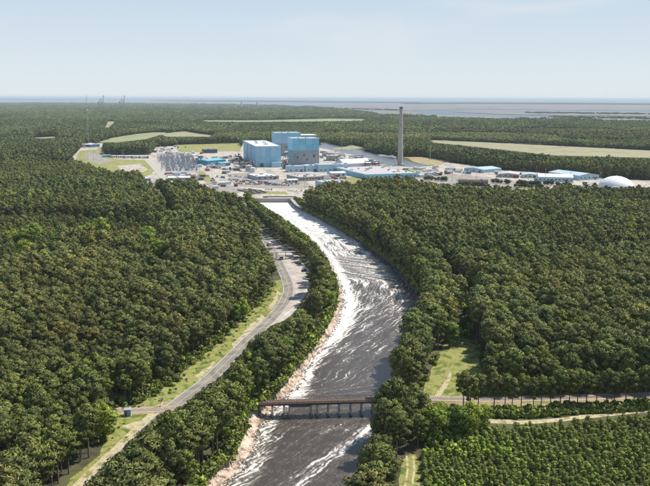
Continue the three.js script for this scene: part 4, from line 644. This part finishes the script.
function trunk(h, r0, r1, n, limbs, seed, c = [0.16, 0.125, 0.10]) {
  const r = rngOf(seed), parts = [cyl(r0, r1, h, 0, 0, 0, n)];
  for (let k = 0; k < limbs; k++) { const y = h * (0.55 + 0.42 * r()), a = r() * 6.28, l = 1.2 + r() * 1.4; parts.push(bar([0, y, 0], [Math.cos(a) * l, y + 0.8, Math.sin(a) * l], r1 * 0.5, 4)); }
  const g = mergeGeometries(parts.map(p => { const q = p.toNonIndexed(); q.deleteAttribute('uv'); return q; })), m = g.attributes.position.count, col = [];
  for (let i = 0; i < m; i++) col.push(...c); g.setAttribute('color', new THREE.Float32BufferAttribute(col, 3)); return g;
}
const whole = (c, t) => mergeGeometries([c.toNonIndexed(), t]);
const leafy = (c = [1, 1, 1], through = 0) => { const m = new THREE.MeshPhysicalMaterial({ roughness: 0.9, specularIntensity: 0.2, side: THREE.DoubleSide, vertexColors: true, transmission: through }); m.color.setRGB(...c); return m; };
const PINE = [0.116, 0.145, 0.045], BROAD = [0.21, 0.28, 0.042], YOUNG = [0.185, 0.228, 0.058];
const pineProfile = u => Math.sin(Math.PI * (0.16 + 0.74 * u)) , broadProfile = u => Math.sin(Math.PI * (0.12 + 0.78 * u)), coneProfile = u => 1.05 - 0.9 * u;
const near = [...Array(6).keys()].map(k => ({ c: crown(100 + k, { h0: 5.6 + (k % 3) * 1.2, h1: 16.4, r: 2.9 + 0.3 * (k % 4), cr: 1.12 + 0.14 * (k % 3), clumps: 25, tufts: 80, leaf: 0.46, slim: 0.34, fill: 0.68, c: PINE, profile: pineProfile }), t: trunk(14, 0.26, 0.12, 7, 6, 300 + k) }));
const midP = [...Array(5).keys()].map(k => whole(crown(140 + k, { h0: 6.0, h1: 16.2, r: 2.8 + 0.2 * k, cr: 1.25 + 0.12 * k, clumps: 15, tufts: 34, leaf: 0.62, slim: 0.4, fill: 0.76, c: PINE, profile: pineProfile }), trunk(13, 0.26, 0.12, 5, 0, 330)));
const farP = [...Array(4).keys()].map(k => crown(170 + k, { h0: 4.5, h1: 15.6, r: 3.0, cr: 2.5, clumps: 5, tufts: 8, leaf: 1.5, fill: 0.9, c: PINE, profile: pineProfile }));
const grove = [...Array(3).keys()].map(k => { // a patch of far woodland, some twenty metres across
  const r = rngOf(600 + k), gs = []; for (let i = 0; i < 9; i++) { const g = crown(610 + k * 20 + i, { h0: 3.5, h1: 15, r: 2.6, cr: 2.3, clumps: 4, tufts: 5, leaf: 1.5, fill: 0.9, c: PINE.map(v => v * (0.75 + 0.5 * r())), profile: pineProfile }); const q = 0.75 + 0.4 * r(); g.scale(1.25, q, 1.25); g.translate((i % 3 - 1) * 7 + (r() - 0.5) * 4, 0, (Math.floor(i / 3) - 1) * 7 + (r() - 0.5) * 4); gs.push(g); } return mergeGeometries(gs); });
const broadN = [...Array(4).keys()].map(k => ({ c: crown(200 + k, { h0: 2.2, h1: 10, r: 3.0, cr: 1.6, clumps: 14, tufts: 90, leaf: 0.36, fill: 0.74, c: BROAD, profile: broadProfile }), t: trunk(7, 0.22, 0.1, 6, 5, 400 + k, [0.12, 0.10, 0.08]) }));
const youngN = [...Array(4).keys()].map(k => ({ c: crown(230 + k, { h0: 0.5, h1: 4.3, r: 1.15, cr: 0.72, clumps: 8, tufts: 40, leaf: 0.27, fill: 0.8, c: YOUNG, profile: coneProfile, even: true }), t: trunk(2.6, 0.09, 0.05, 5, 0, 430 + k) }));
const youngF = youngN.map(y => whole(y.c, y.t));
const shrubG = [...Array(3).keys()].map(k => crown(260 + k, { h0: 0.3, h1: 1.7, r: 1.2, cr: 0.75, clumps: 6, tufts: 20, leaf: 0.4, fill: 0.8, c: [0.12, 0.155, 0.04], profile: broadProfile }));

const corridors = [[roadLine, 6.2], [railLine, 5], ...gaps.map(([l, w]) => [l, w / 2 + 1.5])];
const fieldPolys = fields.map(f => f[1]);
const noTree = [canal, apron, verge, clearing, frontPath, railCut, grassLane, plantation, yard, intake, ...fieldPolys].map(p => ({ p, x0: Math.min(...p.map(q => q[0])), x1: Math.max(...p.map(q => q[0])), z0: Math.min(...p.map(q => q[1])), z1: Math.max(...p.map(q => q[1])) }));
const nearLines = corridors.map(([l, w]) => ({ l, w, x0: Math.min(...l.map(q => q[0])) - w, x1: Math.max(...l.map(q => q[0])) + w, z0: Math.min(...l.map(q => q[1])) - w, z1: Math.max(...l.map(q => q[1])) + w }));
function beyondCoast(x, z) { const s = x / -z; for (let i = 1; i < coast.length; i++) { const a = coast[i - 1], b = coast[i], sa = a[0] / -a[1], sb = b[0] / -b[1]; if (s >= sa && s <= sb) { const t = (s - sa) / (sb - sa); return -z > lerp(-a[1], -b[1], t) * 0.985; } } return -z > 6000; }
function free(p) {
  for (const q of noTree) if (p[0] > q.x0 && p[0] < q.x1 && p[1] > q.z0 && p[1] < q.z1 && inside(p, q.p)) return false;
  for (const q of nearLines) if (p[0] > q.x0 && p[0] < q.x1 && p[1] > q.z0 && p[1] < q.z1 && distTo(p, q.l) < q.w) return false;
  return !beyondCoast(p[0], p[1]);
}
const brightSpots = [[-205.3, -501.0], [-204.8, -538.1], [-194.3, -541.6], [-179.2, -507.2], [-225.2, -612.7], [-239.0, -604.1], [-204.3, -613.1], [-190.3, -613.4], [-178.6, -605.2], [-182.6, -644.8], [-195.1, -573.4], [-113.6, -567.4], [-115.0, -542.9], [-137.5, -614.3], [-130.3, -574.5], [-125.7, -665.2], [-132.2, -655.3], [-44.4, -410.5], [-46.2, -402.8], [-83.0, -258.8], [-79.9, -253.9], [-74.1, -256.4], [-72.9, -259.7], [-29.5, -292.5], [-28.0, -297.8], [-30.7, -285.4], [-26.6, -304.3], [55.6, -267.6], [52.8, -265.8], [61.4, -370.9], [57.8, -363.0], [-42.6, -352.8], [-23.5, -558.2], [-18.9, -595.8], [-8.7, -487.2], [-5.1, -449.5], [-9.4, -388.6], [-13.1, -363.7], [-17.3, -334.9], [-30.8, -234.4], [-33.6, -229.0], [-34.7, -255.1], [-41.0, -247.3], [1.2, -427.4], [-53.3, -666.7], [-38.9, -624.8], [-32.1, -647.7], [40.5, -264.0], [36.8, -257.3], [50.4, -260.7], [46.0, -259.0]];
for (let i = 0, r = rngOf(8); i < 17; i++) for (let k = 0; k < 3; k++) brightSpots.push([brightSpots[i][0] + (r() - 0.5) * 22, brightSpots[i][1] + (r() - 0.5) * 16]);
// open ground that stays in the open: trees around it are kept low or left out, so that edges step down to it
const openWater = [[-85.9, -908.4], [-63.1, -818.5], [-36.5, -720.7], [-10.3, -621.0], [0.8, -544.8], [5.5, -469.0], [3.5, -436.0], [-3.3, -385.2], [-11.0, -341.7], [-15.1, -316.0], [-21.8, -293.6], [-27.1, -279.6], [-28.6, -258.4], [-30.6, -242.9], [-34.4, -223.8], [-38.0, -209.5], [3.9, -209.8], [6.6, -224.1], [9.3, -242.4], [12.6, -267.2], [18.2, -289.8], [22.6, -316.3], [28.3, -353.6], [39.8, -398.2], [45.6, -441.0], [45.6, -507.8], [33.0, -588.9], [14.4, -668.0], [-6.7, -751.5], [-28.5, -834.5], [-42.5, -909.6]];
const openGround = [openWater, apron, verge, clearing, frontPath, railCut, ...fieldPolys, grassLane, (l => [...l.map(p => [p[0] - 2.5, p[1]]), ...l.map(p => [p[0] + 2, p[1]]).reverse()])(roadLine.filter((p, i) => i % 4 === 0 && p[1] < -280 && p[1] > -640)), [[-81.4, -285.0], [-55.7, -288.2], [-54.8, -283.2], [-80.1, -280.1]]].map(p => ({ p, x0: Math.min(...p.map(q => q[0])), x1: Math.max(...p.map(q => q[0])), z0: Math.min(...p.map(q => q[1])), z1: Math.max(...p.map(q => q[1])) }));
function roomFor(x, z, n, wide) { // greatest height at this spot that leaves the open ground beyond it in view from the survey height of 115 m
  const D = Math.hypot(x, z), ux = x / D, uz = z / D; let best = 99;
  for (const l of wide) for (let k = 1; k <= n; k++) { const d = D * 0.2 * k / n, p = [x + ux * d - uz * l, z + uz * d + ux * l], h = 115 * d / (D + d); if (h > best) break; for (const q of openGround) if (p[0] > q.x0 && p[0] < q.x1 && p[1] > q.z0 && p[1] < q.z1 && inside(p, q.p)) { best = Math.min(best, h); break; } }
  return best;
}
const hash = (a, b) => { const v = Math.sin(a * 127.1 + b * 311.7) * 43758.5453; return v - Math.floor(v); };
function stand(x, z) { // forestry blocks: age differs from block to block, narrow rides between them
  const wx = x + 70 * fbm(x / 260, z / 260, 41, 2), wz = z + 90 * fbm(x / 300, z / 300, 47, 2), sx = 330, sz = 420, a = Math.floor(wx / sx), b = Math.floor(wz / sz), fx = wx / sx - a, fz = wz / sz - b;
  return { h: 0.62 + 0.5 * hash(a, b), tone: 0.70 + 0.34 * hash(a + 5, b + 3), warm: hash(a + 9, b - 4), ride: fz < 0.07 * hash(a + 2, b + 8) + 0.01 || fx < 0.02 };
}
const lowWood = [[[[-326.2, -726.1], [-262.9, -739.6], [-173.1, -700.9], [-135.7, -660.1], [-132.3, -593.8], [-175.6, -613.6], [-197.4, -584.8], [-202.6, -528.4], [-216.9, -476.1]], 0.6], [[[-552.0, -1242.6], [-450.7, -1263.8], [-426.0, -1379.8], [-319.5, -1186.1], [-249.9, -1076.0], [-296.5, -1049.6], [-465.3, -1044.3]], 0.82]];
const pines = [], farTrees = [], farGroves = [], bright = [];
{
  const r = rngOf(2024), half = 0.43; let s = 4.6;
  for (let z = 165; z < 15000; z += s) {
    s = z < 1300 ? 4.6 : z < 3000 ? Math.max(4.6, z / 370) : z / 150;
    const w = z * half + 45;
    for (let x = -w; x < w; x += s) {
      const p = [x + (r() - 0.5) * s * 0.85, -(z + (r() - 0.5) * s * 0.85)];
      if (r() < 0.05 || !free(p)) continue;
      const far = z > 1300, b = far ? stand(p[0], p[1]) : null;
      if (b && b.ride) continue;
      if (!far && brightSpots.some(q => Math.hypot(q[0] - p[0], q[1] - p[1]) < 3.6)) continue;
      const vn = fbm(p[0] / 70, p[1] / 70, 3, 3);
      let sc0 = (0.95 + 0.5 * vn) * (r() < 0.14 ? 0.5 + 0.3 * r() : 0.76 + 0.52 * r()) * (b ? b.h : 1);
      if (!far) for (const [poly, f] of lowWood) if (inside(p, poly)) sc0 *= f;
      const room = far ? roomFor(p[0], p[1], 14, [0]) : roomFor(p[0], p[1], 34, [-2.8, 0, 2.8]);
      if (room < (far ? 9 : 4.5)) continue;
      const sc = Math.min(sc0, room / 16.4), m = (0.80 + 0.44 * r() + vn * 0.3 + 0.55 * fbm(p[0] / 160, p[1] / 160, 61, 2)) * (b ? b.tone : 1), y = r(), warm = b ? b.warm * 0.2 - 0.08 : 0.1 + 0.3 * fbm(p[0] / 45, p[1] / 45, 33, 2) + 0.3 * fbm(p[0] / 170, p[1] / 170, 71, 2);
      const tint = [m * (0.93 + 0.2 * y + warm), m, m * (0.95 + 0.15 * r())];
      const light = fbm(p[0] / (far ? 300 : 60), p[1] / (far ? 380 : 60), 17, 3) + (p[0] > 200 && z > 1900 ? 0.1 : 0);
      if (!far && r() < 0.05) { tint[0] *= 1.35; tint[1] *= 1.3; tint[2] *= 0.9; }
      if (light > 0.27 && r() < 0.5) { tint[0] *= 1.45; tint[1] *= 1.55; tint[2] *= 1.1; }
      if (z > 3000) farGroves.push([p[0], 0, p[1], s / 20 * (0.9 + 0.3 * r()), sc * 1.15, s / 20 * (0.9 + 0.3 * r()), r() * 6.28, tint]);
      else if (far) farTrees.push([p[0], 0, p[1], s / 4.6 * (0.85 + 0.3 * r()), sc, s / 4.6 * (0.85 + 0.3 * r()), r() * 6.28, tint]);
      else pines.push({ p, sc, wd: (sc * 0.6 + sc0 * 0.4) * (0.9 + 0.35 * r()), turn: r() * 6.28, tint, v: Math.floor(r() * 60) });
    }
  }
}
// scattered pines placed by hand: the row before the railway, singles at the clearing and the verge
const extra = [[52.2, -285.2], [54.3, -282.3], [68.5, -287.8], [70.6, -285.3], [74.5, -287.3], [78.7, -286.0], [81.8, -286.4], [85.0, -285.4], [89.2, -287.1], [92.4, -286.5], [95.9, -287.9], [99.0, -287.0], [103.4, -288.6], [106.9, -287.8], [110.4, -289.3], [114.7, -289.3], [118.4, -290.1], [122.7, -290.4], [58.2, -287.2], [64.0, -286.3], [-76.2, -263.0], [-77.4, -259.7], [32.4, -276.4], [33.6, -270.9], [30.8, -264.8], [28.6, -257.2], [34.1, -265.7]];
{ const r = rngOf(5); extra.forEach(p => { const m = 0.85 + 0.3 * r(), sc = 0.74 + 0.2 * r(); pines.push({ p, sc, wd: sc * 1.05, turn: r() * 6.28, tint: [m * 1.05, m, m], v: Math.floor(r() * 60), row: true }); }); }
{ const r = rngOf(15); brightSpots.forEach((p, i) => { if (inside(p, apron) || inside(p, canal) || inside(p, verge) || distTo(p, roadLine) < 6) return; bright.push({ p: [p[0] + (r() - 0.5) * 2, p[1] + (r() - 0.5) * 2], sc: (i < 17 ? 1.5 : i >= brightSpots.length - 51 ? 1.3 : 1.0) * (0.75 + 0.5 * r()), turn: r() * 6.28, v: i % 4, k: (i * 5 + (i >> 2)) % 3 }); }); }

const inView = p => { const d = -p[1]; return d > 205 && Math.abs(p[0]) < d * 0.415 + 2; };
pines.sort((a, b) => b.p[1] - a.p[1]);
const tints = [[0.94, 0.86, 0.84], [1.1, 1, 0.98], [1.22, 1.06, 0.95], [1.32, 1.22, 0.98], [1.06, 1.02, 0.85]].map(c => leafy(c)), bark = mat([1, 1, 1], 0.9, { vertexColors: true });
function woodOf(p, row) { // which wood a pine belongs to
  const [x, z] = p;
  if (inside(p, plantation)) return ['taller pine standing up among the young plantation pines', 'tall pines in the plantation'];
  if (z > -300 && x > 18 && !(row && x > 44)) return ['mature pine in the bank strip between canal and plantation', 'pines between canal and plantation'];
  if (row && x > 44) return ['pine with bare lower trunk in the thin row before the railway', 'pines in the row before the railway'];
  if (x > 24 || (z < -380 && x > 50)) return ['mature pine in the wood on the clearing side of the canal', 'pines on the clearing side of the canal'];
  const i = roadLine.findIndex(q => q[1] < z), rx = i < 0 ? -60 : roadLine[i][0];
  return x > rx ? ['mature pine in the strip of wood between road and canal', 'pines between road and canal'] : ['mature pine in the wood across the road from the canal', 'pines across the road from the canal'];
}
let made = 0; const restNear = [[], [], [], [], [], []], restMid = [[], [], [], [], []];
for (const t of pines) {
  const d = -t.p[1];
  if (made < 300 && (t.row || inView(t.p))) {
    made++;
    const [label0, group0] = woodOf(t.p, t.row), look = (t.sc > 1.12 ? 'tall ' : t.sc < 0.8 ? 'short ' : '') + ['dark green ', 'mid green ', 'olive ', 'light olive ', 'deep green '][t.v % 5], label = look + label0, group = look + group0, g = thing('pine_tree', label, 'pine tree', t.p[0], 0, t.p[1], t.turn, group), n = near[t.v % 6];
    g.scale.set(t.wd, t.sc, t.wd); mesh('trunk', n.t, bark, g); mesh('crown', n.c, tints[t.v % 5], g);
  } else (d < 520 ? restNear[t.v % 6] : restMid[t.v % 5]).push([t.p[0], 0, t.p[1], t.wd, t.sc, t.wd, t.turn, t.tint]);
}
{
  const forest = new THREE.Group(); forest.name = 'pine_forest'; forest.userData = { kind: 'stuff', label: 'dense pine forest covering the land around canal and station', category: 'forest' }; scene.add(forest);
  const lm = leafy();
  near.forEach((n, k) => restNear[k].length && copies('pines', whole(n.c, n.t), lm, restNear[k], forest));
  midP.forEach((g, k) => restMid[k].length && copies('pines', g, lm, restMid[k], forest));
  const far = new THREE.Group(); far.name = 'distant_forest'; far.userData = { kind: 'stuff', label: 'dark distant forest reaching towards the marsh and river', category: 'forest' }; scene.add(far);
  const split = [[], [], [], []]; farTrees.forEach((t, i) => split[(i * 7 + (i >> 3)) % 4].push(t)); farP.forEach((g, k) => copies('trees', g, lm, split[k], far)); { const sg = [[], [], []]; farGroves.forEach((t, i) => sg[i % 3].push(t)); grove.forEach((g, k) => copies('groves', g, lm, sg[k], far)); }
  console.log('pines', pines.length, 'far', farTrees.length, farGroves.length);
  // tree cover on the far islands
  const isl = [], r = rngOf(31);
  islands.forEach((poly, q) => { const xs = poly.map(p => p[0]), zs = poly.map(p => p[1]), x0 = Math.min(...xs), x1 = Math.max(...xs), z0 = Math.min(...zs), z1 = Math.max(...zs); const k = q === 1 ? 5 : 3.2; for (let n = 0; n < 26000; n++) { const p = [lerp(x0, x1, r()), lerp(z0, z1, r())]; if (isl.length < (q + 1) * 2500 && inside(p, poly)) isl.push([p[0], 0, p[1], k, 1 + 0.3 * r(), k, r() * 6, [0.9, 0.95, 1]]); } });
  copies('island_trees', grove[1], lm, isl);
  // tree islets in the marsh
  const mi = []; for (const [a, b, n] of [[[1625.9, -6441.6], [2447.9, -6111.3], 160], [[208.9, -8670.7], [705.7, -7675.9], 60], [[1402.4, -4924.3], [1929.9, -4668.9], 110]]) for (let k = 0; k < n; k++) { const t = r(); mi.push([lerp(a[0], b[0], t) + (r() - 0.5) * 120, 2, lerp(a[1], b[1], t) + (r() - 0.5) * 320, 1.1 * (0.6 + r()), 0.5 + 0.4 * r(), 1.1 * (0.6 + r()), r() * 6, [0.9, 0.95, 0.9]]); }
  copies('marsh_tree_islets', grove[2], lm, mi);
}
{ // bright spring broadleaf trees, each its own
  const bm = [leafy([1, 1, 1], 0.3), leafy([0.66, 0.76, 0.95], 0.3), leafy([1.22, 1.12, 0.95], 0.3)];
  const where = p => { const [x, z] = p; if (z > -300 && x > 20) return ['light green leafy tree at the plantation edge near the railway', 'leafy trees at the plantation edge']; if (x > 20) return ['light green leafy tree beside the clearing', 'leafy trees beside the clearing']; const i = roadLine.findIndex(q => q[1] < z), rx = i < 0 ? -60 : roadLine[i][0]; return x > rx ? ['light green leafy tree among pines between road and canal', 'leafy trees between road and canal'] : ['yellow green leafy tree along a ride through the pine wood', 'leafy trees along the forest rides']; };
  for (const b of bright) { const [l, gr] = where(b.p), g = thing('broadleaf_tree', l, 'tree', b.p[0], 0, b.p[1], b.turn, gr), n = broadN[b.v]; g.scale.set(b.sc * 1.05, b.sc, b.sc * 1.05); mesh('trunk', n.t, bark, g); mesh('crown', n.c, bm[b.k], g); }
  // small dark shade trees of the car parks and shrubs before the dome
  const dm = leafy([0.62, 0.66, 0.72]), lc = crown(290, { h0: 1.2, h1: 6.4, r: 2.2, cr: 1.4, clumps: 8, tufts: 22, leaf: 0.7, fill: 0.84, c: PINE, profile: broadProfile }), lt = trunk(3, 0.15, 0.1, 5, 0, 470);
  const r = rngOf(63), rowsT = [[[141.4, -1142.7], [172.9, -1124.2], 7], [[173.8, -1059.5], [215.8, -1044.0], 10], [[229.5, -1104.5], [251.8, -1087.0], 6], [[259.4, -1084.7], [287.7, -1068.0], 9], [[248.6, -1049.7], [283.3, -1032.0], 9], [[293.0, -1083.2], [315.4, -1071.4], 4], [[310.6, -1068.7], [326.5, -1054.5], 4], [[126.4, -1062.9], [155.0, -1039.7], 6], [[51.9, -1125.7], [65.2, -1112.5], 2]];
  for (const [a, b, n] of rowsT) for (let k = 0; k < n; k++) { const t = (k + 0.2 + 0.6 * r()) / n, g = thing('shade_tree', 'small dark round shade tree in the tree lined car park', 'tree', lerp(a[0], b[0], t), 0.3, lerp(a[1], b[1], t), r() * 6, 'shade trees in the car park'), s = 0.75 + 0.45 * r(); g.scale.set(s * 1.15, s * 0.85, s * 1.15); mesh('trunk', lt, bark, g); mesh('crown', lc, dm, g); }
  for (const p of [[334.6, -1022.1], [345.4, -1022.4], [354.5, -1007.0], [356.6, -1000.5], [362.8, -990.0], [367.8, -990.1], [377.7, -994.7], [383.2, -1001.3], [394.8, -1003.8], [401.8, -991.1]]) { const g = thing('dark_shrub', 'dense dark evergreen shrub before the white dome', 'shrub', p[0], 0.3, p[1], r() * 6, 'dark shrubs before the dome'), s = 0.9 + 0.5 * r(); g.scale.set(s, s, s); mesh('stem', lt, bark, g); mesh('foliage', lc, leafy([0.45, 0.52, 0.55]), g); }
}
{ // plantation of young pines in loose rows
  const r = rngOf(70), all = [];
  for (let z = 175; z < 290; z += 2.1) for (let x = 20; x < 150; x += 1.95) { const p = [x + (r() - 0.5) * 1.5, -(z + (r() - 0.5) * 1.5)]; if (r() < 0.06 || fbm(p[0] / 8, p[1] / 8, 55, 2) > 0.42 || !inside(p, plantation) || roomFor(p[0], p[1], 20, [0]) < 3.2) continue; const m = 0.8 + 0.4 * r() + 0.4 * fbm(p[0] / 16, p[1] / 16, 8, 2), lt = p[0] < 62 ? fbm(p[0] / 9, p[1] / 9, 5, 3) + 0.12 : -1; const t = [m * 1.05, m, m * 0.95]; if (lt > 0.08) { t[0] *= 1.3; t[1] *= 1.5; } all.push({ p, s: 0.42 + 0.4 * r() * r() + 0.2 * r() + 0.35 * fbm(p[0] / 11, p[1] / 11, 2, 3), t, v: Math.floor(r() * 4), turn: r() * 6.28 }); }
  all.sort((a, b) => b.p[1] - a.p[1]);
  const ym = [[0.9, 0.9, 0.9], [1.05, 1, 0.95], [1.2, 1.25, 0.95]].map(c => leafy(c)), rest = [[], [], [], []]; let k = 0;
  for (const t of all) if (k < 300 && inView(t.p) && -t.p[1] > 222) { const y = youngN[t.v], g = thing('young_pine', 'bushy young pine in the dense plantation beside the dirt track', 'young pine', t.p[0], 0, t.p[1], t.turn, 'young pines in the plantation'); g.scale.set(t.s * 1.15, t.s, t.s * 1.15); mesh('trunk', y.t, bark, g); mesh('crown', y.c, ym[k++ % 3], g); }
    else rest[t.v].push([t.p[0], 0, t.p[1], t.s * 1.15, t.s, t.s * 1.15, t.turn, t.t]);
  const pl = new THREE.Group(); pl.name = 'plantation_pines'; pl.userData = { kind: 'stuff', label: 'mass of young pines filling the plantation', category: 'plantation' }; scene.add(pl);
  const lm = leafy(); rest.forEach((l, q) => l.length && copies('young_pines', youngF[q], lm, l, pl));
}
{ // undergrowth along edges, banks and rides
  const r = rngOf(81), list = [[], [], []];
  const put = (x, z, s, hgt = 1) => { const m = 0.75 + 0.6 * r(), b = r() < 0.25 ? 1.5 : 1; list[Math.floor(r() * 3)].push([x, 0, z, s * (0.8 + 0.5 * r()), s * hgt * (0.7 + 0.6 * r()), s * (0.8 + 0.5 * r()), r() * 6.28, [m * b * 1.05, m * b, m]]); };
  const along = (line, n, off, s, hgt) => { for (let i = 1; i < line.length; i++) { const a = line[i - 1], b = line[i], L = Math.hypot(b[0] - a[0], b[1] - a[1]); for (let k = 0; k < L * n; k++) { const t = r(), nx = -(b[1] - a[1]) / L, nz = (b[0] - a[0]) / L, o = off[0] + (off[1] - off[0]) * r(); put(lerp(a[0], b[0], t) + nx * o, lerp(a[1], b[1], t) + nz * o, s * (0.6 + 0.8 * r()), hgt); } } };
  along(bankL, 0.9, [-4, -0.2], 1.1); along(bankL, 1.1, [-1.4, 0.9], 1.25); along(bankR, 0.9, [0.2, 4], 1.2); along(bankR, 1.1, [-1.2, 0.8], 1.25);
  along(verge.slice(17), 1.8, [-12, -1], 1.0, 1.15); along(verge.slice(17), 0.5, [-2, 2.5], 0.7, 0.8); along(verge.slice(17), 0.25, [1, 7], 0.35, 0.7);
  along(smooth([[37.7, -281.1], [46.5, -279.9], [57.5, -279.4], [72.3, -279.5], [87.7, -282.0], [107.4, -285.1], [135.4, -288.9]], 6), 5, [-2.4, 2.4], 1.0, 1.1);
  along(clearing.slice(0, 8), 0.3, [-2.5, 0.5], 0.8); along(clearing.slice(8), 0.3, [-2.5, 0.5], 0.8);
  for (const [l] of gaps.slice(0, 6)) along(smooth(l, 4), 0.5, [-4, 4], 1.3);
  along([[37.7, -269.2], [50.1, -266.7], [49.1, -253.4], [38.5, -249.4]], 1.2, [-8, 8], 1.1);
  const u = new THREE.Group(); u.name = 'undergrowth'; u.userData = { kind: 'stuff', label: 'low green undergrowth along banks, verges and wood edges', category: 'undergrowth' }; scene.add(u);
  const lm = leafy(); list.forEach((l, q) => copies('shrubs', shrubG[q], lm, l, u));
}

renderer.render(scene, camera);
